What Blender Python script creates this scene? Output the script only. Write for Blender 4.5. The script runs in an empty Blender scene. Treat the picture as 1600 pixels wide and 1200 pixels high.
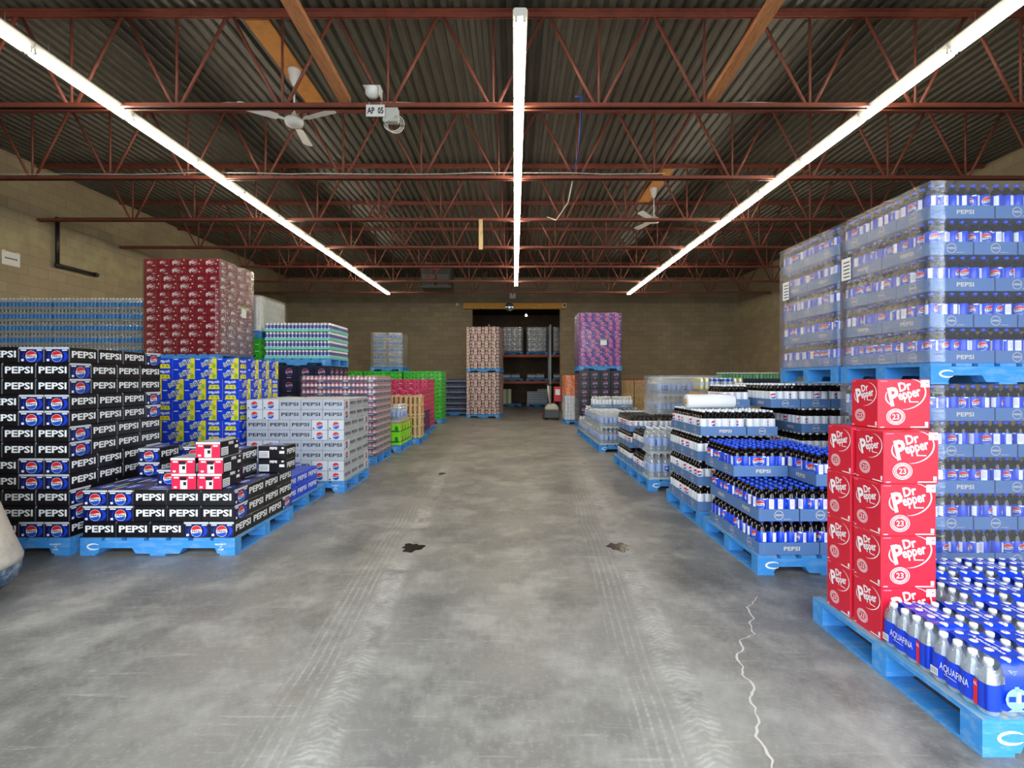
import bpy, math, random
from math import sin, cos, pi, radians, sqrt
from mathutils import Vector, Matrix

R = random.Random(7)
sc = bpy.context.scene
COL = sc.collection

# ------------------------------------------------------------------ camera, world, daylight, exposure
F_PX, CAM_H = 765.0, 1.385
cam_data = bpy.data.cameras.new('camera')
cam = bpy.data.objects.new('camera', cam_data)
COL.objects.link(cam)
cam.location = (0, 0, CAM_H)
cam.rotation_euler = (radians(90), 0, 0)
cam_data.sensor_width = 36
cam_data.lens = 36 * F_PX / 1600
cam_data.shift_x = -4 / 1600
cam_data.shift_y = -7 / 1600
cam_data.clip_start = 0.05
cam_data.clip_end = 200
sc.camera = cam

SKY_STRENGTH = 6.6
TUBE_STRENGTH = 44.0
world = bpy.data.worlds.new('sky')
sc.world = world
world.use_nodes = True
wn = world.node_tree
wn.nodes['Background'].inputs[0].default_value = (0.86, 0.94, 1.0, 1)
wn.nodes['Background'].inputs[1].default_value = SKY_STRENGTH
ld = bpy.data.lights.new('door_daylight', 'AREA')
ld.shape = 'RECTANGLE'
ld.size, ld.size_y = 9.2, 4.3
ld.cycles.is_portal = True
lo = bpy.data.objects.new('door_daylight', ld)
COL.objects.link(lo)
lo.location = (0.2, -0.95, 2.2)
lo.rotation_euler = (radians(90), 0, 0)

vs = sc.view_settings
vs.view_transform = 'Standard'
vs.look = 'None'
vs.gamma = 1
vs.exposure = 0.0
vs.use_curve_mapping = False
sc.cycles.transparent_max_bounces = 20
sc.cycles.max_bounces = 8
sc.cycles.use_denoising = True
sc.cycles.sample_clamp_indirect = 8

# ------------------------------------------------------------------ materials
def lin(c):
    c = c / 255.0
    return c / 12.92 if c <= 0.04045 else ((c + 0.055) / 1.055) ** 2.4

def rgb(r, g, b):
    return (lin(r), lin(g), lin(b), 1)

MATS = {}

def M(name, col=None, rough=0.5, metal=0.0, spec=0.5, emit=0.0):
    if name in MATS:
        return MATS[name]
    m = bpy.data.materials.new(name)
    m.use_nodes = True
    p = m.node_tree.nodes['Principled BSDF']
    c = rgb(*col)
    p.inputs['Base Color'].default_value = c
    p.inputs['Roughness'].default_value = rough
    p.inputs['Metallic'].default_value = metal
    p.inputs['Specular IOR Level'].default_value = spec
    if emit:
        p.inputs['Emission Color'].default_value = c
        p.inputs['Emission Strength'].default_value = emit
    MATS[name] = m
    return m

class NT:
    """small helper for node trees"""
    def __init__(self, name):
        self.m = bpy.data.materials.new(name)
        self.m.use_nodes = True
        self.t = self.m.node_tree
        self.p = self.t.nodes['Principled BSDF']
        MATS[name] = self.m

    def n(self, kind, **kw):
        nd = self.t.nodes.new(kind)
        for k, v in kw.items():
            setattr(nd, k, v)
        return nd

    def link(self, a, b):
        self.t.links.new(a, b)

    def math(self, op, a, b=None, clamp=False):
        nd = self.n('ShaderNodeMath', operation=op, use_clamp=clamp)
        for i, x in enumerate((a, b)):
            if x is None:
                continue
            if isinstance(x, (int, float)):
                nd.inputs[i].default_value = x
            else:
                self.link(x, nd.inputs[i])
        return nd.outputs[0]

    def mix(self, fac, a, b, mode='MIX'):
        nd = self.n('ShaderNodeMix', data_type='RGBA', blend_type=mode)
        for sock, x in ((nd.inputs[0], fac), (nd.inputs[6], a), (nd.inputs[7], b)):
            if isinstance(x, (int, float)):
                sock.default_value = x
            elif isinstance(x, tuple):
                sock.default_value = x
            else:
                self.link(x, sock)
        return nd.outputs[2]

    def noise(self, vec, scale, detail=4, rough=0.55):
        nd = self.n('ShaderNodeTexNoise')
        nd.inputs['Scale'].default_value = scale
        nd.inputs['Detail'].default_value = detail
        nd.inputs['Roughness'].default_value = rough
        self.link(vec, nd.inputs['Vector'])
        return nd.outputs['Fac']

    def ramp(self, fac, lo_, hi_):
        nd = self.n('ShaderNodeMapRange', clamp=True)
        nd.inputs[1].default_value = lo_
        nd.inputs[2].default_value = hi_
        self.link(fac, nd.inputs[0])
        return nd.outputs[0]

    def pos(self):
        return self.n('ShaderNodeNewGeometry').outputs['Position']

    def scale(self, vec, s):
        nd = self.n('ShaderNodeVectorMath', operation='MULTIPLY')
        self.link(vec, nd.inputs[0])
        nd.inputs[1].default_value = s
        return nd.outputs[0]

    def bump(self, h, strength, dist=0.01):
        nd = self.n('ShaderNodeBump')
        nd.inputs['Strength'].default_value = strength
        nd.inputs['Distance'].default_value = dist
        self.link(h, nd.inputs['Height'])
        self.link(nd.outputs[0], self.p.inputs['Normal'])

def mat_floor():
    k = NT('worn concrete')
    P = k.pos()
    sep = k.n('ShaderNodeSeparateXYZ')
    k.link(P, sep.inputs[0])
    x, y = sep.outputs[0], sep.outputs[1]
    big = k.noise(P, 0.5, 6, 0.62)
    mid = k.noise(P, 2.4, 7, 0.68)
    blot = k.noise(k.scale(P, (1, 0.8, 1)), 1.15, 7, 0.7)
    fine = k.noise(P, 38, 5, 0.7)
    rot = k.n('ShaderNodeMapping')
    rot.inputs['Rotation'].default_value = (0, 0, radians(58))
    rot.inputs['Scale'].default_value = (1.5, 22, 1)
    k.link(P, rot.inputs['Vector'])
    scratch = k.noise(rot.outputs[0], 1.6, 6, 0.72)
    base = k.mix(k.ramp(big, 0.32, 0.68), rgb(102, 102, 102), rgb(142, 140, 135))
    base = k.mix(k.math('MULTIPLY', k.ramp(mid, 0.46, 0.64), 0.7), base, rgb(168, 167, 162))
    base = k.mix(k.math('MULTIPLY', k.ramp(blot, 0.50, 0.64), 0.62), base, rgb(78, 77, 76))
    base = k.mix(k.math('MULTIPLY', k.ramp(k.noise(P, 1.7, 3), 0.6, 0.72), 0.35), base, rgb(128, 118, 96))
    base = k.mix(k.math('MULTIPLY', k.ramp(fine, 0.52, 0.75), 0.35), base, rgb(184, 183, 178))
    base = k.mix(k.math('MULTIPLY', k.ramp(scratch, 0.58, 0.70), 0.45), base, rgb(188, 187, 182))
    # dusty tyre tracks running along the aisle: a chalky band and thinner tread lines beside it
    wob = k.math('MULTIPLY', k.math('SUBTRACT', k.noise(k.scale(P, (0, 1, 0)), 0.45, 2), 0.5), 0.16)
    line = k.math('ADD', k.math('ADD', k.math('MULTIPLY', y, 0.062), 0.62), wob)
    off = k.math('SUBTRACT', x, k.math('MULTIPLY', k.math('SIGN', x), line))
    aoff = k.math('ABSOLUTE', off)
    core = k.ramp(aoff, 0.10, 0.055)
    halo = k.ramp(aoff, 0.30, 0.05)
    side = k.ramp(k.math('ABSOLUTE', k.math('ADD', off, 0.19)), 0.11, 0.08)
    thin = k.ramp(k.math('SINE', k.math('MULTIPLY', off, 2 * pi / 0.042)), 0.35, 0.75)
    zig = k.math('ADD', k.math('MULTIPLY', y, 2 * pi / 0.034), k.math('MULTIPLY', k.math('ABSOLUTE', off), 90.0))
    chev = k.ramp(k.math('SINE', k.math('ADD', zig, k.math('MULTIPLY', k.noise(P, 12, 3), 17.0))), -0.1, 0.5)
    patch = k.math('MULTIPLY', k.ramp(k.noise(P, 0.8, 4), 0.30, 0.55), k.ramp(k.noise(P, 8.0, 5, 0.75), 0.34, 0.6))
    near = k.ramp(y, 10.5, 5.0)
    amt = k.math('MULTIPLY', patch, near)
    base = k.mix(k.math('MULTIPLY', halo, 0.22), base, rgb(176, 175, 171))
    base = k.mix(k.math('MULTIPLY', k.math('MULTIPLY', core, k.math('ADD', k.math('MULTIPLY', chev, 0.6), 0.4)), k.math('MULTIPLY', amt, 0.7)), base, rgb(206, 205, 202))
    base = k.mix(k.math('MULTIPLY', k.math('MULTIPLY', side, thin), k.math('MULTIPLY', k.math('ADD', k.math('MULTIPLY', chev, 0.5), 0.5), k.math('MULTIPLY', amt, 0.55))), base, rgb(194, 193, 190))
    base = k.mix(k.math('MULTIPLY', k.math('MULTIPLY', core, k.ramp(k.noise(P, 5, 4), 0.55, 0.65)), 0.4), base, rgb(78, 77, 75))
    k.link(base, k.p.inputs['Base Color'])
    r = k.math('ADD', k.math('MULTIPLY', mid, 0.35), 0.26)
    k.link(r, k.p.inputs['Roughness'])
    k.p.inputs['Specular IOR Level'].default_value = 0.5
    k.bump(k.math('ADD', fine, k.math('MULTIPLY', scratch, 0.6)), 0.12, 0.004)
    return k.m

def mat_block(name, axis, c1, c2, mortar, stain=False):
    k = NT(name)
    P = k.pos()
    sep = k.n('ShaderNodeSeparateXYZ')
    k.link(P, sep.inputs[0])
    cb = k.n('ShaderNodeCombineXYZ')
    k.link(sep.outputs[axis], cb.inputs[0])
    k.link(sep.outputs[2], cb.inputs[1])
    br = k.n('ShaderNodeTexBrick')
    br.inputs['Scale'].default_value = 1
    br.inputs['Brick Width'].default_value = 0.406
    br.inputs['Row Height'].default_value = 0.203
    br.inputs['Mortar Size'].default_value = 0.006
    br.inputs['Mortar Smooth'].default_value = 0.3
    br.inputs['Color1'].default_value = rgb(*c1)
    br.inputs['Color2'].default_value = rgb(*c2)
    br.inputs['Mortar'].default_value = rgb(*mortar)
    k.link(cb.outputs[0], br.inputs['Vector'])
    nz = k.noise(P, 1.3, 5, 0.6)
    fine = k.noise(P, 60, 4, 0.7)
    c = k.mix(k.math('MULTIPLY', k.ramp(nz, 0.35, 0.7), 0.35), br.outputs['Color'], rgb(*[int(v * 0.72) for v in c1]))
    c = k.mix(k.math('MULTIPLY', fine, 0.25), c, rgb(*[int(v * 0.8) for v in c2]))
    if stain:
        z = sep.outputs[2]
        wob = k.math('MULTIPLY', k.math('SUBTRACT', k.noise(P, 1.6, 5), 0.5), 1.1)
        d = k.math('ABSOLUTE', k.math('SUBTRACT', k.math('ADD', z, wob), 4.15))
        band = k.math('MULTIPLY', k.ramp(d, 0.42, 0.12), k.ramp(k.noise(P, 4, 5), 0.3, 0.6))
        c = k.mix(k.math('MULTIPLY', band, 0.55), c, rgb(176, 170, 128))
    k.link(c, k.p.inputs['Base Color'])
    k.p.inputs['Roughness'].default_value = 0.9
    h = k.math('ADD', k.math('MULTIPLY', br.outputs['Fac'], -1.0), k.math('MULTIPLY', fine, 0.25))
    k.bump(h, 0.5, 0.006)
    return k.m

def mat_worn(name, col, wear, amount=0.5, scale=9, rough=0.6, stretch=(1, 1, 1), metal=0.0):
    k = NT(name)
    tc = k.n('ShaderNodeTexCoord').outputs['Object']
    v = k.scale(tc, stretch)
    a = k.noise(v, scale, 6, 0.68)
    b = k.noise(v, scale * 5, 4, 0.7)
    f = k.math('MULTIPLY', k.ramp(k.math('ADD', a, k.math('MULTIPLY', b, 0.3)), 0.62, 0.8), amount)
    k.link(k.mix(f, rgb(*col), rgb(*wear)), k.p.inputs['Base Color'])
    k.p.inputs['Roughness'].default_value = rough
    k.p.inputs['Metallic'].default_value = metal
    k.bump(b, 0.15, 0.004)
    return k.m

def mat_clear(name, tint, gloss=0.12, rough=0.08, wrinkle=0.0, stretch=(1, 1, 1), haze=0.0, scale=9):
    k = NT(name)
    t = k.t
    t.nodes.remove(k.p)
    out = t.nodes['Material Output']
    tr = k.n('ShaderNodeBsdfTransparent')
    tr.inputs[0].default_value = (*tint, 1)
    gl = k.n('ShaderNodeBsdfGlossy')
    gl.inputs['Roughness'].default_value = rough
    gl.inputs[0].default_value = (1, 1, 1, 1)
    lw = k.n('ShaderNodeLayerWeight')
    lw.inputs[0].default_value = 0.35
    fac = k.math('ADD', k.math('MULTIPLY', lw.outputs['Facing'], 0.45), gloss, True)
    mx = k.n('ShaderNodeMixShader')
    k.link(fac, mx.inputs[0])
    k.link(tr.outputs[0], mx.inputs[1])
    k.link(gl.outputs[0], mx.inputs[2])
    last = mx.outputs[0]
    if wrinkle:
        P = k.scale(k.pos(), stretch)
        nz = k.noise(P, scale, 5, 0.6)
        bp = k.n('ShaderNodeBump')
        bp.inputs['Strength'].default_value = wrinkle
        bp.inputs['Distance'].default_value = 0.03
        k.link(nz, bp.inputs['Height'])
        k.link(bp.outputs[0], gl.inputs['Normal'])
        k.link(bp.outputs[0], lw.inputs['Normal'])
    if haze:
        df = k.n('ShaderNodeBsdfDiffuse')
        df.inputs[0].default_value = (0.9, 0.93, 0.95, 1)
        m2 = k.n('ShaderNodeMixShader')
        m2.inputs[0].default_value = haze
        k.link(last, m2.inputs[1])
        k.link(df.outputs[0], m2.inputs[2])
        last = m2.outputs[0]
    k.link(last, out.inputs['Surface'])
    return k.m

FLOOR = mat_floor()
BLOCK_X = mat_block('block wall across', 0, (162, 147, 121), (144, 130, 106), (122, 109, 87))
BLOCK_Y = mat_block('block wall along', 1, (170, 155, 125), (156, 141, 113), (138, 123, 97), True)
DECK = mat_worn('painted steel deck', (76, 72, 62), (58, 54, 45), 0.5, 2, 0.45)
RED_STEEL = mat_worn('red oxide steel', (128, 66, 50), (94, 52, 42), 0.6, 5, 0.55)
PALLET = mat_worn('blue painted pallet wood', (52, 138, 212), (160, 184, 196), 0.3, 6, 0.7, (1, 4, 4))
PALLET_D = mat_worn('worn blue deck wood', (84, 158, 206), (196, 178, 140), 0.7, 5, 0.75, (5, 1, 4))
WOOD = mat_worn('raw pine', (212, 184, 134), (150, 118, 78), 0.6, 7, 0.75, (6, 6, 1))
LUMBER = mat_worn('lumber', (196, 132, 84), (140, 88, 50), 0.6, 7, 0.75, (6, 1, 6))
PLY = mat_worn('plywood', (190, 128, 56), (150, 94, 36), 0.6, 4, 0.7)
LOG = mat_worn('yellow timber', (206, 152, 62), (140, 92, 34), 0.7, 7, 0.7, (1, 5, 5))
FORK = mat_worn('dirty cream paint', (206, 200, 186), (150, 146, 136), 0.6, 4, 0.5)
FORK_B = mat_worn('scuffed blue paint', (48, 78, 110), (170, 180, 178), 0.85, 7, 0.5, (1, 1, 2))
PUDDLE = mat_worn('oily wet concrete', (48, 44, 36), (30, 28, 24), 0.6, 20, 0.12)
FILM = mat_clear('stretch film', (0.95, 0.96, 0.98), 0.05, 0.2, 0.6, (1.4, 1.4, 9), 0.05, 3.2)
FILM_F = mat_clear('tight stretch film', (0.95, 0.97, 1.0), 0.04, 0.12, 0.35, (1.2, 1.2, 5), 0.05, 4)
PET = mat_clear('clear bottle plastic', (0.90, 0.95, 0.985), 0.14, 0.06, 0, (1, 1, 1), 0.2)
PET_L = mat_clear('clear film over bottles', (0.93, 0.97, 1.0), 0.09, 0.10, 0.4, (3, 3, 3), 0.05, 14)

WHITE = M('white print', (236, 238, 240), 0.45)
BLACK = M('black print', (14, 14, 18), 0.38)
CARD_K = M('black carton', (17, 16, 21), 0.32, 0, 0.5)
NAVY = M('navy print', (12, 20, 74), 0.35)
ROYAL = M('royal blue print', (18, 60, 190), 0.35)
PRED = M('red print', (214, 32, 44), 0.4)
PBLUE = M('globe blue print', (20, 74, 190), 0.4)
SILVER_LID = M('silver carton lid', (198, 202, 208), 0.35)
SILVER = M('silver carton', (176, 182, 192), 0.34)
SILVER_L = M('pale silver carton', (204, 208, 214), 0.34)
GREYTXT = M('dark grey print', (44, 46, 54), 0.4)
BLUE_C = M('blue carton', (16, 62, 206), 0.33)
MAROON = M('maroon carton', (128, 20, 38), 0.38)
CASE_RED = M('red case board', (206, 26, 52), 0.4)
BRISK_B = M('tea carton blue', (10, 62, 214), 0.36)
BRISK_Y = M('lemon yellow print', (238, 222, 40), 0.4)
BRISK_G = M('lemon green print', (150, 190, 60), 0.4)
ICE = M('pale ice print', (196, 216, 232), 0.4)
GREEN_C = M('green carton', (40, 186, 34), 0.36)
GREEN_D = M('dark green print', (18, 120, 30), 0.4)
GREEN_L = M('light green print', (120, 226, 90), 0.4)
CRIM = M('crimson carton', (196, 18, 84), 0.36)
PINK = M('pink print', (240, 130, 170), 0.4)
PURPLE = M('purple carton', (104, 58, 150), 0.36)
LILAC = M('lilac print', (200, 180, 222), 0.4)
MAGENTA = M('magenta print', (206, 60, 110), 0.4)
BROWN = M('brown print', (92, 52, 50), 0.4)
ORANGE = M('orange carton', (236, 118, 28), 0.36)
LIME = M('lime print', (132, 226, 30), 0.4)
TRAY = M('slate blue tray board', (84, 120, 172), 0.55)
TRAY_IN = M('tray board inside', (120, 140, 170), 0.7)
TRAY_TX = M('tray pale print', (212, 200, 188), 0.6)
KRAFT = M('kraft board', (182, 146, 104), 0.75)
MINT = M('mint tray', (112, 204, 190), 0.5)
COLA = M('dark cola bottle', (16, 8, 8), 0.07, 0, 0.6)
LBL_B = M('blue bottle label', (22, 70, 214), 0.3)
LBL_W = M('white bottle label', (226, 230, 238), 0.3)
CAP_B = M('blue cap', (30, 78, 226), 0.35)
CAP_W = M('white cap', (240, 243, 246), 0.4)
AQ_BLUE = M('water wrap blue', (22, 62, 206), 0.22)
AQ_CLEAR = M('pale water print', (138, 172, 210), 0.25)
ALU = M('aluminium', (198, 202, 208), 0.3, 0.8)
GALV = M('galvanised steel', (158, 160, 160), 0.4, 0.6)
DARKMETAL = M('dark grey metal', (68, 70, 66), 0.5, 0.2)
PIPE = M('black pipe', (28, 24, 24), 0.45)
WHITE_P = M('white enamel', (226, 226, 222), 0.4)
FIXT = M('white fixture enamel', (222, 220, 208), 0.5)
RUBBER = M('black rubber', (24, 24, 25), 0.8)
RACK_O = M('orange rack beam', (188, 84, 44), 0.5)
ROLL = M('white film roll', (232, 234, 240), 0.25)
CABLE_W = M('white cable', (208, 206, 196), 0.6)
CABLE_B = M('blue cable', (40, 70, 150), 0.5)
REDBOX = M('red enamel', (196, 30, 34), 0.4)
TEALBAND = M('teal print', (52, 160, 150), 0.45)
TAN = M('tan print', (202, 186, 160), 0.5)
BIN = M('bulk bin board', (158, 128, 92), 0.8)
CRACK = M('chalky crack edge', (206, 200, 194), 0.9)
MIRROR = M('convex mirror glass', (205, 212, 222), 0.08, 0.9)
TUBE = M('lit fluorescent tube', (255, 243, 220), 0.4, 0, 0.5, TUBE_STRENGTH)
TUBE_DIM = M('failing fluorescent tube', (255, 226, 176), 0.4, 0, 0.5, TUBE_STRENGTH * 0.12)
BULB = M('lit bulb', (255, 240, 205), 0.4, 0, 0.5, 260)

# ------------------------------------------------------------------ mesh builder
class PM:
    def __init__(self):
        self.v, self.f, self.m, self.s, self.mats = [], [], [], [], []

    def mi(self, mat):
        if mat not in self.mats:
            self.mats.append(mat)
        return self.mats.index(mat)

    def vs(self, pts):
        b = len(self.v)
        self.v.extend(tuple(p) for p in pts)
        return b

    def face(self, idx, mat, smooth=False):
        self.f.append(tuple(idx))
        self.m.append(self.mi(mat))
        self.s.append(smooth)

    def poly(self, pts, mat, smooth=False):
        b = self.vs(pts)
        self.face(range(b, b + len(pts)), mat, smooth)

    def box(self, x0, y0, z0, x1, y1, z1, mat, mats=None, skip=()):
        mats = mats or {}
        b = self.vs([(x0, y0, z0), (x1, y0, z0), (x1, y1, z0), (x0, y1, z0), (x0, y0, z1), (x1, y0, z1), (x1, y1, z1), (x0, y1, z1)])
        for nm, q in (('bottom', (3, 2, 1, 0)), ('top', (4, 5, 6, 7)), ('front', (0, 1, 5, 4)), ('right', (1, 2, 6, 5)), ('back', (2, 3, 7, 6)), ('left', (3, 0, 4, 7))):
            if nm not in skip:
                self.face([b + i for i in q], mats.get(nm, mat))

    def cbox(self, x0, y0, z0, x1, y1, z1, c, mat, mats=None):
        """box with chamfered edges"""
        mats = mats or {}
        xs, ys, zs = (x0, x1), (y0, y1), (z0, z1)
        idx = {}
        for i in (0, 1):
            for j in (0, 1):
                for k_ in (0, 1):
                    x, y, z = xs[i], ys[j], zs[k_]
                    dx, dy, dz = (c if i == 0 else -c), (c if j == 0 else -c), (c if k_ == 0 else -c)
                    idx[i, j, k_, 'x'] = self.vs([(x, y + dy, z + dz)])
                    idx[i, j, k_, 'y'] = self.vs([(x + dx, y, z + dz)])
                    idx[i, j, k_, 'z'] = self.vs([(x + dx, y + dy, z)])
        g = lambda *a: idx[a]
        def quad(keys, mat_):
            self.face([idx[k_] for k_ in keys], mat_)
        for i, nm in ((0, 'left'), (1, 'right')):
            q = [(i, 0, 0, 'x'), (i, 1, 0, 'x'), (i, 1, 1, 'x'), (i, 0, 1, 'x')]
            quad(q if i else q[::-1], mats.get(nm, mat))
        for j, nm in ((0, 'front'), (1, 'back')):
            q = [(0, j, 0, 'y'), (1, j, 0, 'y'), (1, j, 1, 'y'), (0, j, 1, 'y')]
            quad(q if not j else q[::-1], mats.get(nm, mat))
        for k_, nm in ((0, 'bottom'), (1, 'top')):
            q = [(0, 0, k_, 'z'), (1, 0, k_, 'z'), (1, 1, k_, 'z'), (0, 1, k_, 'z')]
            quad(q if k_ else q[::-1], mats.get(nm, mat))
        for j in (0, 1):
            for k_ in (0, 1):
                q = [(0, j, k_, 'y'), (1, j, k_, 'y'), (1, j, k_, 'z'), (0, j, k_, 'z')]
                quad(q if (j + k_) % 2 else q[::-1], mat)
        for i in (0, 1):
            for k_ in (0, 1):
                q = [(i, 0, k_, 'x'), (i, 1, k_, 'x'), (i, 1, k_, 'z'), (i, 0, k_, 'z')]
                quad(q if (i + k_) % 2 == 0 else q[::-1], mat)
        for i in (0, 1):
            for j in (0, 1):
                q = [(i, j, 0, 'x'), (i, j, 1, 'x'), (i, j, 1, 'y'), (i, j, 0, 'y')]
                quad(q if (i + j) % 2 else q[::-1], mat)
                for k_ in (0, 1):
                    t = [(i, j, k_, 'x'), (i, j, k_, 'y'), (i, j, k_, 'z')]
                    quad(t if (i + j + k_) % 2 == 0 else t[::-1], mat)

    def lathe(self, prof, n, c=(0, 0, 0), smooth=True, axis='z'):
        """prof: [(radius, height, material of the band up to the next point)]"""
        rings = []
        for r, z, _m in prof:
            pts = []
            for i in range(n):
                a = 2 * pi * i / n
                p = (r * sin(a), -r * cos(a), z)
                if axis == 'y':
                    p = (p[0], p[2], -p[1])
                elif axis == 'x':
                    p = (p[2], p[0], -p[1])
                pts.append((c[0] + p[0], c[1] + p[1], c[2] + p[2]))
            rings.append(self.vs(pts))
        for k_ in range(len(prof) - 1):
            a, b = rings[k_], rings[k_ + 1]
            for i in range(n):
                j = (i + 1) % n
                self.face((a + i, a + j, b + j, b + i), prof[k_][2], smooth)
        if prof[0][0] > 1e-5:
            self.face([rings[0] + i for i in range(n)][::-1], prof[0][2])
        if prof[-1][0] > 1e-5:
            self.face([rings[-1] + i for i in range(n)], prof[-2][2])

    def tube(self, pts, r, n, mat, smooth=True):
        pts = [Vector(p) for p in pts]
        rings = []
        for i, p in enumerate(pts):
            d = (pts[min(i + 1, len(pts) - 1)] - pts[max(i - 1, 0)]).normalized()
            up = Vector((0, 0, 1)) if abs(d.z) < 0.95 else Vector((1, 0, 0))
            a = d.cross(up).normalized()
            b = a.cross(d).normalized()
            rings.append(self.vs([p + (a * cos(2 * pi * k_ / n) + b * sin(2 * pi * k_ / n)) * r for k_ in range(n)]))
        for q in range(len(rings) - 1):
            for i in range(n):
                j = (i + 1) % n
                self.face((rings[q] + i, rings[q] + j, rings[q + 1] + j, rings[q + 1] + i), mat, smooth)
        self.face([rings[0] + i for i in range(n)][::-1], mat)
        self.face([rings[-1] + i for i in range(n)], mat)

    def prism(self, outline, axis, a0, a1, mat):
        """extrude a closed 2-D outline; axis 'y': outline is (x,z), axis 'x': outline is (y,z), axis 'z': (x,y)"""
        def P(p, a):
            return (p[0], a, p[1]) if axis == 'y' else (a, p[0], p[1]) if axis == 'x' else (p[0], p[1], a)
        n = len(outline)
        b0 = self.vs([P(p, a0) for p in outline])
        b1 = self.vs([P(p, a1) for p in outline])
        self.face([b0 + i for i in range(n)], mat)
        self.face([b1 + i for i in range(n)][::-1], mat)
        for i in range(n):
            j = (i + 1) % n
            self.face((b0 + j, b0 + i, b1 + i, b1 + j), mat)

    def strips(self, fm, u0, u1, n, low, high, mat, off):
        top, bot = [], []
        for i in range(n + 1):
            u = u0 + (u1 - u0) * i / n
            a, b = low(u), high(u)
            if b < a:
                a = b = (a + b) / 2
            bot.append(fm(u, a, off))
            top.append(fm(u, b, off))
        b0 = self.vs(bot)
        b1 = self.vs(top)
        for i in range(n):
            self.face((b0 + i, b0 + i + 1, b1 + i + 1, b1 + i), mat)

    def rect(self, fm, u0, v0, u1, v1, mat, off=0.0008):
        self.poly([fm(u0, v0, off), fm(u1, v0, off), fm(u1, v1, off), fm(u0, v1, off)], mat)

    def disc(self, fm, cu, cv, rx, ry, mat, off=0.0008, n=18):
        e = lambda u: ry * sqrt(max(0, 1 - ((u - cu) / rx) ** 2))
        self.strips(fm, cu - rx, cu + rx, n, lambda u: cv - e(u), lambda u: cv + e(u), mat, off)

    def arc(self, fm, cu, cv, rx, ry, a0, a1, t0, t1, mat, off, n=16, rot=0.0):
        """tapered elliptical stroke; thickness t0 at the ends, t1 in the middle"""
        ins, outs = [], []
        for i in range(n + 1):
            s = i / n
            a = a0 + (a1 - a0) * s
            th = t0 + (t1 - t0) * sin(pi * s)
            for lst, k_ in ((outs, 1), (ins, -1)):
                x = (rx + k_ * th / 2) * cos(a)
                y = (ry + k_ * th / 2) * sin(a)
                lst.append(fm(cu + x * cos(rot) - y * sin(rot), cv + x * sin(rot) + y * cos(rot), off))
        b0, b1 = self.vs(ins), self.vs(outs)
        for i in range(n):
            self.face((b0 + i, b0 + i + 1, b1 + i + 1, b1 + i) if a1 < a0 else (b1 + i, b1 + i + 1, b0 + i + 1, b0 + i), mat)

    def text(self, fm, s, cu, cv, h, mat, off=0.001, bold=0.03, sx=1.0, rot=0.0, shear=0.0, w=None):
        V, T = text_shape(s, bold)
        wd = max(p[0] for p in V) * 2
        if w:
            sx = w / (wd * h)
        pts = []
        for x, y in V:
            x, y = x * h * sx + y * h * shear, y * h
            pts.append(fm(cu + x * cos(rot) - y * sin(rot), cv + x * sin(rot) + y * cos(rot), off))
        b = self.vs(pts)
        for t in T:
            self.face([b + i for i in t], mat)

    def mesh(self, name):
        me = bpy.data.meshes.new(name)
        me.from_pydata(self.v, [], self.f)
        for m in self.mats:
            me.materials.append(m)
        me.polygons.foreach_set('material_index', self.m)
        me.polygons.foreach_set('use_smooth', self.s)
        me.update()
        return me

    def build(self, name, parent=None, loc=(0, 0, 0), rz=0.0):
        return put(self.mesh(name), name, parent, loc, rz)

_TXT = {}

def text_shape(s, bold):
    key = (s, bold)
    if key not in _TXT:
        cu = bpy.data.curves.new('lettering', 'FONT')
        cu.body = s
        cu.size = 1
        cu.offset = bold
        cu.resolution_u = 2
        cu.fill_mode = 'FRONT'
        ob = bpy.data.objects.new('lettering', cu)
        COL.objects.link(ob)
        dg = bpy.context.evaluated_depsgraph_get()
        me = ob.evaluated_get(dg).to_mesh()
        V = [(v.co.x, v.co.y) for v in me.vertices]
        T = [tuple(p.vertices) for p in me.polygons]
        ob.evaluated_get(dg).to_mesh_clear()
        bpy.data.objects.remove(ob)
        bpy.data.curves.remove(cu)
        x0, x1 = min(p[0] for p in V), max(p[0] for p in V)
        y0, y1 = min(p[1] for p in V), max(p[1] for p in V)
        hh = y1 - y0
        V = [((p[0] - (x0 + x1) / 2) / hh, (p[1] - (y0 + y1) / 2) / hh) for p in V]
        _TXT[key] = (V, T)
    return _TXT[key]

def put(me, name, parent=None, loc=(0, 0, 0), rz=0.0):
    o = bpy.data.objects.new(name, me)
    COL.objects.link(o)
    o.location = loc
    o.rotation_euler = (0, 0, rz)
    if parent is not None:
        o.parent = parent
    return o

def tag(o, label, cat, group=None):
    o['label'] = label
    o['category'] = cat
    if group:
        o['group'] = group
    return o

def thing(name, label, cat, loc=(0, 0, 0), rz=0.0, group=None):
    o = bpy.data.objects.new(name, None)
    o.empty_display_size = 0.1
    COL.objects.link(o)
    o.location = loc
    o.rotation_euler = (0, 0, rz)
    return tag(o, label, cat, group)

def struct(pm, name, loc=(0, 0, 0)):
    o = pm.build(name, None, loc)
    o['kind'] = 'structure'
    return o

def child(src, parent, loc=None, rz=None):
    """a copy of a part (shared mesh) under another parent"""
    o = src.copy()
    COL.objects.link(o)
    o.parent = parent
    if loc is not None:
        o.location = loc
    if rz is not None:
        o.rotation_euler = (0, 0, rz)
    return o

ORD = 'zeroth first second third fourth fifth sixth seventh eighth ninth tenth eleventh twelfth thirteenth fourteenth fifteenth sixteenth seventeenth eighteenth nineteenth twentieth'.split()

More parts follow.
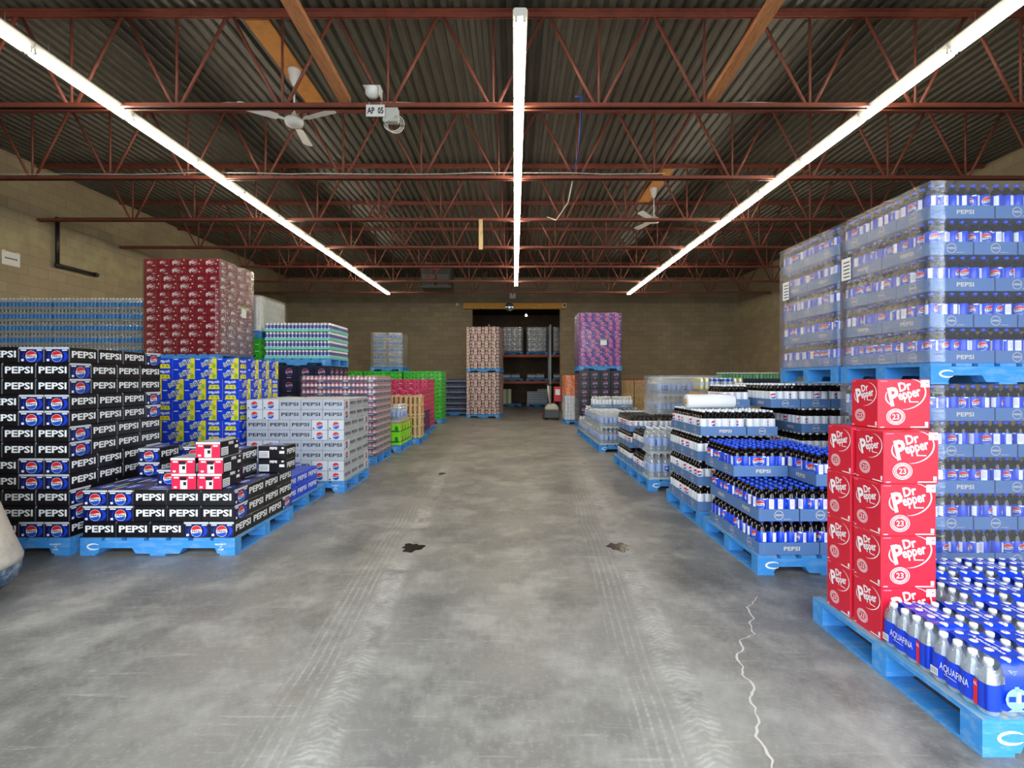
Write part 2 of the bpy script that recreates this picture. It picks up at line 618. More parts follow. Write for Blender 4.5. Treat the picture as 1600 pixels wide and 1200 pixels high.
def face_maps(L, E, H, z0=0.0):
    """plane maps (u right, v up from the face centre, offset outwards) of a box centred on x,y with its base at z0"""
    zc = z0 + H / 2
    return {
        'front': lambda u, v, o: (u, -E / 2 - o, zc + v),
        'back': lambda u, v, o: (-u, E / 2 + o, zc + v),
        'right': lambda u, v, o: (L / 2 + o, u, zc + v),
        'left': lambda u, v, o: (-L / 2 - o, -u, zc + v),
        'top': lambda u, v, o: (u, v, z0 + H + o),
    }

# ------------------------------------------------------------------ printed art
def globe(pm, fm, cu, cv, r, off=0.001, text=True, red=PRED, blue=PBLUE, white=WHITE):
    e = lambda u, k_=1.0: sqrt(max(0, (r * k_) ** 2 - (u - cu) ** 2))
    pm.disc(fm, cu, cv, r, r, white, off)
    q = r * 0.95
    wave = lambda u: 0.07 * r * sin(pi * (u - cu) / r)
    pm.strips(fm, cu - q * 0.97, cu + q * 0.97, 14, lambda u: cv + 0.27 * r + wave(u), lambda u: cv + e(u, 0.95), red, off + 0.0004)
    pm.strips(fm, cu - q * 0.97, cu + q * 0.97, 14, lambda u: cv - e(u, 0.95), lambda u: cv - 0.30 * r + wave(u), blue, off + 0.0004)
    if text:
        pm.text(fm, 'PEPSI', cu, cv - 0.02 * r, 0.36 * r, BLACK, off + 0.0006, 0.03, w=1.55 * r)

def pepper(pm, fm, cu, cv, w, mat, off=0.001, badge=None, small=True):
    rot = 0.22
    c, s = cos(rot), sin(rot)
    def at(x, y):
        return cu + (x * c - y * s) * w, cv + (x * s + y * c) * w
    x, y = at(0.06, 0.23)
    pm.text(fm, 'Dr', x, y, 0.24 * w, mat, off, 0.03, rot=rot, w=0.33 * w)
    x, y = at(0.13, -0.06)
    pm.text(fm, 'epper', x, y, 0.27 * w, mat, off, 0.025, rot=rot, w=0.60 * w)
    x, y = at(-0.28, 0.03)
    pm.text(fm, 'P', x, y, 0.50 * w, mat, off, 0.035, rot=rot, w=0.27 * w)
    x, y = at(0.03, 0.02)
    pm.arc(fm, x, y, 0.54 * w, 0.40 * w, radians(62), radians(-108), 0.004 * w, 0.035 * w, mat, off, 22, rot)
    pm.arc(fm, x, y, 0.53 * w, 0.34 * w, radians(150), radians(222), 0.006 * w, 0.035 * w, mat, off, 12, rot)
    if small:
        x, y = at(0.20, -0.23)
        pm.rect(fm, x - 0.12 * w, y - 0.012 * w, x + 0.12 * w, y + 0.012 * w, mat, off)
    if badge:
        bu, bv, br = badge
        for k_ in (1.0, 0.82, 0.66):
            pm.arc(fm, bu, bv, br * k_, br * 0.85 * k_, 0, -2 * pi, br * 0.07, br * 0.07, mat, off, 28)
        pm.text(fm, '23', bu, bv, br * 0.6, mat, off, 0.01)

def carton(name, L, E, H, body, art_long, art_end, art_top=None, top=None, ch=0.005):
    pm = PM()
    pm.cbox(-L / 2, -E / 2, 0, L / 2, E / 2, H, ch, body, {'top': top or body})
    f = face_maps(L, E, H)
    for k_ in ('front', 'back'):
        art_long(pm, f[k_], L, H)
    for k_ in ('left', 'right'):
        art_end(pm, f[k_], E, H)
    if art_top:
        art_top(pm, f['top'], L, E)
    return pm.mesh(name)

CL, CE, CH = 0.2625, 0.1965, 0.1245          # a twelve-can carton
PL, PE, PH = 0.266, 0.200, 0.1254            # its pitch in a stack

def a_word(mat, frac=0.84, hf=0.44, dv=0.05):
    return lambda pm, f, w, h: pm.text(f, 'PEPSI', 0, h * dv, h * hf, mat, 0.0008, 0.028, w=w * frac)

def a_black_end(pm, f, w, h):
    pm.rect(f, -w * 0.48, -h * 0.47, w * 0.48, h * 0.36, NAVY, 0.0006)
    pm.rect(f, -w * 0.49, h * 0.36, w * 0.49, h * 0.49, SILVER_LID, 0.0012)
    pm.disc(f, 0.01, -h * 0.08, w * 0.40, h * 0.40, ROYAL, 0.0010)
    pm.disc(f, 0.0, -h * 0.08, w * 0.31, h * 0.405, NAVY, 0.0013)
    globe(pm, f, 0, -h * 0.09, h * 0.36, 0.0016)
    pm.rect(f, -w * 0.42, h * 0.26, -w * 0.2, h * 0.33, WHITE, 0.0012)
    pm.rect(f, w * 0.22, h * 0.26, w * 0.42, h * 0.33, WHITE, 0.0012)
    pm.rect(f, -w * 0.40, -h * 0.40, -w * 0.30, -h * 0.26, WHITE, 0.0014)

def a_black_top(pm, f, w, d):
    pm.rect(f, -w * 0.44, -d * 0.42, w * 0.44, d * 0.42, NAVY, 0.0006)
    pm.disc(f, 0, 0, d * 0.40, d * 0.40, ROYAL, 0.0009)
    pm.rect(f, -w * 0.46, d * 0.30, w * 0.1, d * 0.44, SILVER_LID, 0.0012)
    pm.text(f, 'PEPSI', 0, -d * 0.02, d * 0.2, WHITE, 0.0012, 0.05)

def a_silver_end(pm, f, w, h):
    pm.rect(f, -w * 0.48, -h * 0.46, w * 0.48, h * 0.47, SILVER_L, 0.0006)
    globe(pm, f, 0.0, -h * 0.04, h * 0.36, 0.0010, True, PRED, PBLUE, SILVER_L)
    pm.rect(f, -w * 0.42, -h * 0.40, -w * 0.33, -h * 0.26, GREYTXT, 0.001)

def a_pepper_long(pm, f, w, h):
    pepper(pm, f, -w * 0.08, 0.002, w * 0.46, WHITE, 0.001)
    pm.text(f, '23', w * 0.3, -h * 0.12, h * 0.16, WHITE, 0.001)
    pm.rect(f, w * 0.36, h * 0.3, w * 0.44, h * 0.4, WHITE)

def a_pepper_end(pm, f, w, h):
    pepper(pm, f, 0, 0.004, w * 0.42, WHITE, 0.001)
    pm.rect(f, w * 0.2, -h * 0.38, w * 0.42, -h * 0.32, WHITE)

def a_tea_long(pm, f, w, h):
    pm.poly([f(w * 0.12, -h * 0.5, 0.0006), f(w * 0.5, -h * 0.5, 0.0006), f(w * 0.5, h * 0.5, 0.0006), f(w * 0.30, h * 0.5, 0.0006)], BRISK_Y)
    pm.poly([f(-w * 0.22, -h * 0.30, 0.0009), f(w * 0.26, -h * 0.12, 0.0009), f(w * 0.34, h * 0.42, 0.0009), f(-w * 0.02, h * 0.36, 0.0009)], ICE)
    pm.disc(f, w * 0.38, -h * 0.22, h * 0.2, h * 0.24, BRISK_G, 0.0011)
    pm.text(f, 'Brisk', w * 0.05, h * 0.05, h * 0.50, NAVY, 0.0013, 0.075, rot=0.42, w=w * 0.56)
    pm.text(f, 'Brisk', w * 0.05, h * 0.05, h * 0.46, WHITE, 0.0017, -0.005, rot=0.42, w=w * 0.52)
    pm.rect(f, -w * 0.46, h * 0.36, -w * 0.26, h * 0.44, WHITE)

def a_tea_end(pm, f, w, h):
    pm.poly([f(-w * 0.36, -h * 0.48, 0.0006), f(w * 0.36, -h * 0.48, 0.0006), f(w * 0.28, -h * 0.06, 0.0006), f(-w * 0.28, -h * 0.06, 0.0006)], BRISK_Y)
    pm.disc(f, -w * 0.1, -h * 0.24, h * 0.12, h * 0.12, BRISK_G, 0.001)
    pm.disc(f, w * 0.16, -h * 0.26, h * 0.12, h * 0.12, BRISK_G, 0.001)
    pm.text(f, 'Brisk', w * 0.1, h * 0.22, h * 0.28, WHITE, 0.001, 0.03, rot=0.15)
    pm.rect(f, -w * 0.36, h * 0.12, -w * 0.16, h * 0.32, ICE)

def a_ring(body2, ringm, txtm=None):
    def art(pm, f, w, h):
        r = h * 0.42
        pm.disc(f, 0, 0, r, r, ringm, 0.0006)
        pm.disc(f, 0, 0, r * 0.82, r * 0.82, body2, 0.0010)
        pm.arc(f, 0, 0, r * 0.55, r * 0.3, radians(160), radians(-20), r * 0.05, r * 0.22, ringm, 0.0014, 10, 0.5)
        pm.rect(f, -w * 0.49, h * 0.40, -w * 0.2, h * 0.46, ringm)
        if txtm:
            pm.rect(f, w * 0.2, -h * 0.44, w * 0.48, -h * 0.34, txtm)
    return art

def a_none(pm, f, w, h):
    pass

def a_band(mats):
    """uprights of print side by side, like rows of printed cans seen through a carton"""
    def art(pm, f, w, h):
        n = len(mats)
        for i, m in enumerate(mats):
            u0 = -w * 0.48 + w * 0.96 * i / n
            pm.rect(f, u0, -h * 0.46, u0 + w * 0.96 / n * 0.86, h * 0.46, m, 0.0006)
    return art

def a_cherry(pm, f, w, h):
    pm.rect(f, -w * 0.49, -h * 0.46, -w * 0.06, h * 0.46, M('cream print', (232, 222, 206), 0.4), 0.0006)
    pm.rect(f, -w * 0.42, -h * 0.16, -w * 0.14, h * 0.34, M('cherry red print', (176, 30, 50), 0.4), 0.0009)
    pm.disc(f, w * 0.26, 0, w * 0.16, h * 0.36, WHITE, 0.0008)
    pm.disc(f, w * 0.26, 0, w * 0.09, h * 0.22, MAROON, 0.0011)
    pm.rect(f, -w * 0.34, h * 0.0, -w * 0.22, h * 0.2, WHITE, 0.0012)

def a_zero_end(pm, f, w, h):
    pm.rect(f, -w * 0.49, -h * 0.49, w * 0.49, h * 0.36, M('hot pink print', (226, 22, 72), 0.35), 0.0006)
    pm.rect(f, -w * 0.49, h * 0.36, w * 0.49, h * 0.49, WHITE, 0.001)
    pm.rect(f, -w * 0.14, -h * 0.47, w * 0.14, h * 0.16, WHITE, 0.001)
    pm.rect(f, -w * 0.16, h * 0.08, w * 0.12, h * 0.30, BLACK, 0.0014)
    pm.rect(f, -w * 0.02, -h * 0.24, w * 0.10, -h * 0.02, BLACK, 0.0014)
    for s in (-1, 1):
        pm.rect(f, s * w * 0.30 - w * 0.1, h * 0.2, s * w * 0.30 + w * 0.1, h * 0.30, WHITE, 0.001)
    pm.rect(f, -w * 0.40, -h * 0.42, -w * 0.28, -h * 0.3, WHITE, 0.001)

def a_facts(pm, f, w, h):
    """the nutrition side of a cola carton"""
    pm.text(f, 'PEPSI', w * 0.05, h * 0.32, h * 0.2, WHITE, 0.001, 0.05)
    pm.rect(f, -w * 0.46, -h * 0.40, -w * 0.1, h * 0.12, WHITE, 0.0008)
    for i in range(4):
        pm.rect(f, -w * 0.44, -h * 0.34 + i * h * 0.11, -w * 0.14, -h * 0.30 + i * h * 0.11, GREYTXT, 0.0012)
    pm.rect(f, w * 0.26, -h * 0.08, w * 0.44, h * 0.12, WHITE, 0.0008)
    pm.rect(f, w * 0.34, h * 0.28, w * 0.42, h * 0.4, WHITE, 0.0008)

ME = {}
ME['black'] = carton('black_carton', CL, CE, CH, CARD_K, a_word(WHITE), a_black_end, a_black_top)
ME['silver'] = carton('silver_carton', CL, CE, CH, SILVER, a_word(GREYTXT, 0.80, 0.34), a_silver_end, None, SILVER_L)
ME['blue'] = carton('blue_carton', CL, CE, CH, BLUE_C, a_word(WHITE, 0.82, 0.40), a_black_end)
ME['maroon'] = carton('maroon_carton', CL, CE, CH, MAROON, a_pepper_long, a_pepper_end)
ME['tea'] = carton('tea_carton', CL, CE, CH, BRISK_B, a_tea_long, a_tea_end)
ME['green'] = carton('green_carton', CL, CE, CH, GREEN_C, a_ring(GREEN_D, GREEN_L, WHITE), a_ring(GREEN_D, GREEN_L), None)
ME['crimson'] = carton('crimson_carton', CL, CE, CH, CRIM, a_ring(MAROON, PINK, WHITE), a_ring(MAROON, PINK), None)
ME['purple'] = carton('purple_carton', CL, CE, CH, PURPLE, a_ring(MAGENTA, LILAC, WHITE), a_ring(MAGENTA, LILAC))
ME['grape'] = carton('grape_carton', CL, CE, CH, M('grape print', (62, 28, 92), 0.4), a_band([MAROON, NAVY, PURPLE, MAROON, NAVY, PURPLE]), a_band([NAVY, PURPLE, MAROON, NAVY]))
ME['cherry'] = carton('cherry_carton', CL, CE, CH, BROWN, a_cherry, a_cherry)
ME['orange'] = carton('orange_carton', CL, CE, CH, ORANGE, a_ring(ORANGE, WHITE, WHITE), a_ring(ORANGE, WHITE))
ME['zero'] = carton('pink_end_carton', CL, CE, CH, CARD_K, a_facts, a_zero_end, None, SILVER)
ME['facts'] = carton('facts_carton', CL, CE, CH, CARD_K, a_facts, a_word(WHITE, 0.8, 0.4), a_black_top)
ME['pale'] = carton('pale_carton', CL, CE, CH, SILVER_L, a_band([WHITE, ICE, WHITE, ICE, WHITE]), a_band([WHITE, ICE, WHITE]))
ME['yellow'] = carton('yellow_carton', CL, CE, CH, M('cream carton', (226, 220, 150), 0.5), a_band([BRISK_G, WHITE]), a_band([BRISK_G, WHITE]))

# ------------------------------------------------------------------ setting
XL, XR, YB, ZD, YF = -9.67, 9.52, 20.9, 5.73, -0.8
DX0, DX1, DZ = -1.80, 1.94, 4.40
ROOM2 = 29.0
pm = PM()
pm.box(XL - 0.3, YF - 14, -0.1, XR + 0.3, ROOM2 + 0.3, 0, FLOOR)
struct(pm, 'floor')
pm = PM()
pm.box(XL - 0.2, YF - 0.2, 0, XL, YB + 0.2, ZD + 0.2, BLOCK_Y)
struct(pm, 'wall_left')
pm = PM()
pm.box(XR, YF - 0.2, 0, XR + 0.2, YB + 0.2, ZD + 0.2, BLOCK_Y)
struct(pm, 'wall_right')
pm = PM()
pm.box(XL, YB, 0, DX0, YB + 0.2, ZD + 0.2, BLOCK_X)
pm.box(DX1, YB, 0, XR, YB + 0.2, ZD + 0.2, BLOCK_X)
pm.box(DX0, YB, DZ, DX1, YB + 0.2, ZD + 0.2, BLOCK_X)
struct(pm, 'wall_back')
pm = PM()
pm.box(XL, YF - 0.2, 0, -4.4, YF, ZD + 0.2, BLOCK_X)
pm.box(4.8, YF - 0.2, 0, XR, YF, ZD + 0.2, BLOCK_X)
pm.box(-4.4, YF - 0.2, 4.35, 4.8, YF, ZD + 0.2, BLOCK_X)
struct(pm, 'wall_front')
# corrugated roof deck, ribs along the hall
pm = PM()
pitch, dep, prof = 0.152, 0.038, []
x = XL
while x < XR:
    prof += [(x, ZD), (x + 0.056, ZD), (x + 0.076, ZD + dep), (x + 0.132, ZD + dep)]
    x += pitch
prof.append((XR, ZD))
b0 = pm.vs([(p[0], YF, p[1]) for p in prof])
b1 = pm.vs([(p[0], YB, p[1]) for p in prof])
for i in range(len(prof) - 1):
    pm.face((b0 + i, b1 + i, b1 + i + 1, b0 + i + 1), DECK)
pm.box(XL - 0.2, YF - 0.2, ZD + 0.06, XR + 0.2, YB + 0.2, ZD + 0.2, DECK)
struct(pm, 'ceiling')
# the store room beyond the opening
pm = PM()
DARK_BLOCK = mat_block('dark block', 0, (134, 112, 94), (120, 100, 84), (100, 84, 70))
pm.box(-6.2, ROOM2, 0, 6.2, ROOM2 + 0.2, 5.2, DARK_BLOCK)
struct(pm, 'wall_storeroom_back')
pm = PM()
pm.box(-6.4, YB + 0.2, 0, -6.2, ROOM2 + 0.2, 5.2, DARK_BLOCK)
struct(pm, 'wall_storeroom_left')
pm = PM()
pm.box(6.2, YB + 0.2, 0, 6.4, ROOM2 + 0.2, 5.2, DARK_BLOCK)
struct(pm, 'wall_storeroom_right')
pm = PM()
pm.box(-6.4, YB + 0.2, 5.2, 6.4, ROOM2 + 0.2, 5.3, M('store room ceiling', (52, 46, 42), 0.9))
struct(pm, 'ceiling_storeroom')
# chalky crack in the slab
pm = PM()
pts = [(1.55, 3.12), (1.47, 3.02), (1.42, 2.98), (1.39, 2.84), (1.33, 2.78), (1.30, 2.66), (1.20, 2.60), (1.17, 2.5), (1.12, 2.47), (1.10, 2.36), (1.07, 2.30), (1.08, 2.2), (1.02, 2.13), (1.0, 2.0), (0.94, 1.9), (0.93, 1.78), (0.89, 1.66)]
fine = []
for (ax, ay), (bx, by) in zip(pts, pts[1:]):
    for k_ in range(4):
        t = k_ / 4
        fine.append((ax + (bx - ax) * t + R.uniform(-0.008, 0.008), ay + (by - ay) * t))
a = pm.vs([(p[0] - R.uniform(0.002, 0.008), p[1], 0.0012) for p in fine])
b = pm.vs([(p[0] + R.uniform(0.002, 0.008), p[1], 0.0012) for p in fine])
for i in range(len(fine) - 1):
    pm.face((a + i + 1, b + i + 1, b + i, a + i), CRACK)
struct(pm, 'floor_crack')

def puddle(cx, cy, rx, ry, label, seed):
    r = random.Random(seed)
    pm = PM()
    n = 40
    pts = []
    k1, k2 = r.uniform(0, 6), r.uniform(0, 6)
    for i in range(n):
        a_ = 2 * pi * i / n
        q = 1 + 0.18 * sin(3 * a_ + k1) + 0.12 * sin(7 * a_ + k2) + r.uniform(-0.07, 0.07)
        pts.append((cx + rx * q * cos(a_), cy + ry * q * sin(a_)))
    pm.prism(pts[::-1], 'z', 0.0003, 0.0022, PUDDLE)
    tag(pm.build('oil_puddle'), label, 'puddle')

puddle(-0.84, 4.03, 0.085, 0.10, 'small dark oil puddle on the tyre track nearer the black cartons', 1)
puddle(0.86, 4.05, 0.085, 0.10, 'small dark oil puddle with grit on the tyre track nearer the bottle trays', 2)
puddle(-1.07, 7.2, 0.05, 0.07, 'tiny dark oil drip farther up the aisle by the silver cartons', 3)

# ------------------------------------------------------------------ roof joists
JY = [5.78 + 2.06 * i for i in range(7)]
ZB, PAN = 4.615, 1.245
d_len = sqrt((PAN / 2) ** 2 + 1.06 ** 2)
for ji, jy in enumerate(JY):
    t = thing('roof_joist', f'red open-web steel joist spanning the hall, {ORD[ji + 1]} back from the entrance', 'roof joist', (0, jy, ZB), 0, 'red steel joists under the roof')
    x0, x1 = XL + 0.03, XR - 0.03
    pm = PM()
    for s in (-1, 1):
        q = 0.05 * s
        pm.box(x0, min(q, q * 0.2), -0.03, x1, max(q, q * 0.2), -0.02, RED_STEEL)
        pm.box(x0, min(q * 0.2, q * 0.36), -0.03, x1, max(q * 0.2, q * 0.36), 0.03, RED_STEEL)
    pm.build('bottom_chord', t)
    pm = PM()
    for s in (-1, 1):
        q = 0.06 * s
        pm.box(x0, min(q, q * 0.2), 1.095, x1, max(q, q * 0.2), 1.108, RED_STEEL)
        pm.box(x0, min(q * 0.2, q * 0.36), 1.04, x1, max(q * 0.2, q * 0.36), 1.108, RED_STEEL)
    pm.build('top_chord', t)
    first = {}
    off = -0.25
    k_ = math.ceil((x0 + 0.7 - off) / PAN)
    while off + k_ * PAN < x1 - 0.7:
        xn = off + k_ * PAN
        for s in (-1, 1):
            key = 'diagonal' + str(s)
            if key not in first:
                pm = PM()
                pm.tube([(s * 0.045, 0, 0.0), (s * PAN / 2 - s * 0.03, 0, 1.06)], 0.019, 6, RED_STEEL)
                first[key] = pm.build('diagonal', t, (xn, 0, 0))
            else:
                child(first[key], t, (xn, 0, 0))
        if 'v' not in first:
            pm = PM()
            pm.tube([(0, 0, 0.0), (0, 0, 1.06)], 0.015, 6, RED_STEEL)
            first['v'] = pm.build('vertical', t, (xn, 0, 0))
        else:
            child(first['v'], t, (xn, 0, 0))
        k_ += 1

# ------------------------------------------------------------------ fluorescent strips
ZT = CAM_H + 3.17
def fixture_parts(t, tube_mats):
    pm = PM()
    pm.prism([(-0.066, 0.06), (-0.05, 0.02), (-0.028, 0.012), (0.028, 0.012), (0.05, 0.02), (0.066, 0.06), (0.05, 0.085), (-0.05, 0.085)], 'y', 0.004, 1.216, FIXT)
    pm.build('housing', t)
    for s, tm in zip((-1, 1), tube_mats):
        pm = PM()
        pm.lathe([(0.008, 0.03, FIXT), (0.016, 0.032, tm), (0.019, 0.05, tm), (0.019, 1.17, tm), (0.016, 1.188, FIXT), (0.008, 1.19, FIXT)], 10, (s * 0.037, 0, -0.012), True, 'y')
        pm.build('tube', t)
    for y in (0.014, 1.196):
        for s in (-1, 1):
            pm = PM()
            pm.box(s * 0.037 - 0.012, y - 0.008, -0.034, s * 0.037 + 0.012, y + 0.008, 0.02, FIXT)
            pm.build('lampholder', t)
    for y in (0.2, 1.0):
        pm = PM()
        pm.tube([(0, y, 0.08), (0, y, 0.2)], 0.004, 5, GALV)
        pm.build('hanger', t)

proto = {}
def fixture(row, i, x, y, dim):
    t = thing('strip_light', f'{"half-dark" if dim else "lit"} fluorescent fixture in the {row} side ceiling row, {ORD[i]} from the entrance', 'ceiling light', (x, y, ZT), 0, f'fluorescent fixtures in the {row} row')
    if dim not in proto:
        fixture_parts(t, (TUBE, TUBE_DIM) if dim else (TUBE, TUBE))
        proto[dim] = list(t.children)
    else:
        for p in proto[dim]:
            child(p, t)

for row, x, y_end in (('middle', 0.05, 16.5), ('black carton', -4.67, 18.15), ('wrapped stack', 4.22, 18.15)):
    n = int((y_end - 3.3) / 1.222)
    for i in range(n):
        fixture(row, i + 1, x, y_end - (n - i) * 1.222, row.startswith('wrapped') and i == 3)

# ------------------------------------------------------------------ pallets
PALH = 0.138
_pal = {}

def pallet_meshes(W, D):
    key = (W, D)
    if key in _pal:
        return _pal[key]
    hw, z1, z2 = W / 2, 0.014, PALH - 0.020
    a, b = 0.14 * W, 0.37 * W
    out = [(-hw, z1), (-b - 0.02, z1), (-b, z1 + 0.045), (-a - 0.03, z1 + 0.045), (-a, z1), (a, z1), (a + 0.03, z1 + 0.045), (b, z1 + 0.045), (b + 0.02, z1), (hw, z1), (hw, z2), (-hw, z2)]
    res = {}
    pm = PM()
    pm.prism(out, 'y', -0.045, 0.045, PALLET)
    res['stringer'] = pm.mesh('stringer')
    pm = PM()
    pm.prism(out, 'y', -0.045, 0.045, PALLET)
    f = lambda u, v, o: (u, -0.045 - o, v)
    r = random.Random(int(W * 100 + D * 1000))
    for s in (1, -1):
        cu, cv = s * (hw - 0.11), (z1 + z2) / 2 + 0.004
        pts = []
        for i in range(18):
            q = 2 * pi * i / 18
            k_ = 1 + r.uniform(-0.22, 0.2)
            pts.append((cu + 0.075 * k_ * cos(q), cv + 0.034 * k_ * sin(q)))
        if s > 0:
            pm.text(f, 'PROPERTY', cu, cv + 0.018, 0.014, WHITE, 0.0012, 0.02)
            pm.text(f, 'OF', cu, cv - 0.002, 0.012, WHITE, 0.0012, 0.02)
            pm.text(f, 'CHEP', cu, cv - 0.022, 0.014, WHITE, 0.0012, 0.02)
        else:
            pm.arc(f, cu, cv, 0.05, 0.022, radians(40), radians(320), 0.004, 0.014, WHITE, 0.0012, 14)
    res['printed'] = pm.mesh('stringer')
    pm = PM()
    n = 7
    w = W / n
    for i in range(n):
        x0 = -hw + i * w
        g = 0.02 if 0 < i < n - 1 else 0.008
        pm.box(x0 + (g if i else 0), -D / 2, z2 + 0.0005, x0 + w - (g if i < n - 1 else 0), D / 2, PALH, PALLET_D, {'front': PALLET, 'left': PALLET, 'right': PALLET, 'back': PALLET})
    res['deck'] = pm.mesh('deck')
    pm = PM()
    pm.box(-0.06, -D / 2, 0.0, 0.06, D / 2, z1 - 0.0005, PALLET)
    res['bottom'] = pm.mesh('bottom_board')
    _pal[key] = res
    return res

def pallet(x0, y0, z0, label, W=1.219, D=1.016, rz=0.0, group='blue pallets'):
    """x0,y0: the corner with the smallest x and y"""
    t = thing('shipping_pallet', label, 'pallet', (x0 + W / 2, y0 + D / 2, z0), rz, group)
    g = pallet_meshes(W, D)
    put(g['printed'], 'stringer', t, (0, -D / 2 + 0.045, 0))
    put(g['stringer'], 'stringer', t, (0, 0, 0))
    put(g['stringer'], 'stringer', t, (0, D / 2 - 0.045, 0))
    put(g['deck'], 'deck', t)
    for x in (-W / 2 + 0.06, 0, W / 2 - 0.06):
        put(g['bottom'], 'bottom_board', t, (x, 0, 0))
    return t

# ------------------------------------------------------------------ carton stacks
def layer_cells(typ):
    """cells of one layer: (cx, cy, turned) with the front-left corner of the load at 0,0; 1.198 x 0.998 m"""
    L, E = PL, PE
    W = 3 * L + 2 * E
    out = []
    if typ == 1:
        for j in range(4):
            for i in range(3):
                out.append((i * L + L / 2, j * E + E / 2 - 0.0, 0))
        for j in range(3):
            for i in range(2):
                out.append((3 * L + i * E + E / 2, j * L + L / 2, 1))
        for i in range(4):
            out.append((W - 4 * L + i * L + L / 2, 3 * L + E / 2 + 0.003, 0))
    else:
        for j in range(3):
            for i in range(2):
                out.append((i * E + E / 2, j * L + L / 2, 1))
        for i in range(3):
            out.append((2 * E + i * L + L / 2, E / 2, 0))
        for j in range(3):
            for i in range(4):
                out.append((W - E * (i + 1) + E / 2, E + j * L + L / 2, 1))
        out.append((L / 2, 3 * L + E / 2 + 0.003, 0))
    return out

LW, LD = 3 * PL + 2 * PE, 3 * PL + PE

def stack(x0, y0, z0, kinds, types, sides, name, adj, where, cat='carton', full=(), rz=0.0, sheet=True, skip=None, wobble=0.0015):
    """a pallet load of cartons, x0,y0 the near-left corner. kinds: mesh key per layer (or one);
    sides: which faces show; full: layers built right through"""
    cx, cy = x0 + LW / 2, y0 + LD / 2
    c, s = cos(rz), sin(rz)
    for li, typ in enumerate(types):
        kind = kinds if isinstance(kinds, str) else kinds[li]
        nm, aj = (name, adj) if isinstance(name, str) else (name[li], adj[li])
        cells = layer_cells(typ)
        picked = []
        for (px, py, tn) in cells:
            hx, hy = (PE / 2, PL / 2) if tn else (PL / 2, PE / 2)
            role = None
            if py - hy < 0.01 and 'front' in sides:
                role = 'front'
            elif px + hx > LW - 0.01 and 'right' in sides:
                role = 'right'
            elif px - hx < 0.02 and 'left' in sides:
                role = 'left'
            elif li in full:
                role = 'inner'
            if role:
                picked.append((role, px, py, tn))
        cnt = {}
        picked.sort(key=lambda q: (q[0], (q[1] if q[0] == 'front' else q[2]), q[1]))
        zl = z0 + li * PH
        for role, px, py, tn in picked:
            cnt[role] = cnt.get(role, 0) + 1
            if skip and skip(li, role, cnt[role]):
                continue
            k_ = cnt[role]
            side = {'front': 'entrance face', 'right': 'aisle face', 'left': 'aisle face', 'inner': 'inside'}[role]
            lab = f'{aj}, {ORD[li + 1]} layer up, {ORD[k_]} on {side} of {where}'
            dx, dy = px - LW / 2 + R.uniform(-wobble, wobble) * 0.6, py - LD / 2 + R.uniform(-wobble, wobble) * 0.6
            o = put(ME[kind], nm, None, (cx + dx * c - dy * s, cy + dx * s + dy * c, zl), rz + (pi / 2 if tn else 0) + (pi if R.random() < 0.5 and kind not in ('zero', 'facts') else 0))
            tag(o, lab, cat, f'{where} cartons')
    if full and sheet and min(full) > 0:
        pass

def slab(name, x0, y0, z0, x1, y1, z1, mat, label, cat):
    """a plain bulk bin with a rim and corner posts"""
    t = thing(name, label, cat, ((x0 + x1) / 2, (y0 + y1) / 2, z0))
    hx, hy, h = (x1 - x0) / 2, (y1 - y0) / 2, z1 - z0
    pm = PM()
    pm.cbox(-hx, -hy, 0, hx, hy, h - 0.05, 0.01, mat)
    pm.build('body', t)
    pm = PM()
    pm.cbox(-hx - 0.004, -hy - 0.004, h - 0.05, hx + 0.004, hy + 0.004, h, 0.004, KRAFT)
    pm.build('lid', t)
    return t

def film(x0, x1, y0, y1, z0, z1, label, mat=None, mat_f=None, amp=0.006, flare=0.0, rz=0.0):
    """stretch film wound round a load: a closed sleeve with soft wrinkles"""
    r = random.Random(label)
    w, d = x1 - x0, y1 - y0
    cs = []
    nx, ny = max(2, int(w / 0.11)), max(2, int(d / 0.11))
    for i in range(nx):
        cs.append((-w / 2 + w * i / nx, -d / 2, 0, -1))
    for i in range(ny):
        cs.append((w / 2, -d / 2 + d * i / ny, 1, 0))
    for i in range(nx):
        cs.append((w / 2 - w * i / nx, d / 2, 0, 1))
    for i in range(ny):
        cs.append((-w / 2, d / 2 - d * i / ny, -1, 0))
    nz = max(3, int((z1 - z0) / 0.06))
    pm = PM()
    n = len(cs)
    prev = None
    ph = [r.uniform(0, 6) for _ in range(4)]
    for k_ in range(nz + 1):
        z = (z1 - z0) * k_ / nz
        pts = []
        for i, (px, py, nx_, ny_) in enumerate(cs):
            a_ = abs(sin(z * 26 + ph[0] + 2.0 * (px + py))) * amp + r.uniform(0, amp * 0.7)
            pts.append((px + nx_ * a_, py + ny_ * a_, z + r.uniform(-0.01, 0.01) * (0 < k_ < nz)))
        b = pm.vs(pts)
        if prev is not None:
            for i in range(n):
                j = (i + 1) % n
                front = cs[i][3] == -1
                pm.face((prev + i, prev + j, b + j, b + i), (mat_f or FILM_F) if front else (mat or FILM), True)
        prev = b
    o = pm.build('stretch_wrap', None, ((x0 + x1) / 2, (y0 + y1) / 2, z0), rz)
    tag(o, label, 'stretch wrap', 'stretch wraps')
    return o

A = [1, 2, 2, 1, 1, 2, 2, 1, 1, 2, 2, 1]
B = [1, 1, 2, 2] * 3
def P_at(x_right, y0, z, label, W=1.219, D=1.016, gap=0.0105):
    return pallet(x_right - LW / 2 - W / 2, y0 + LD / 2 - D / 2, z, label, W, D)

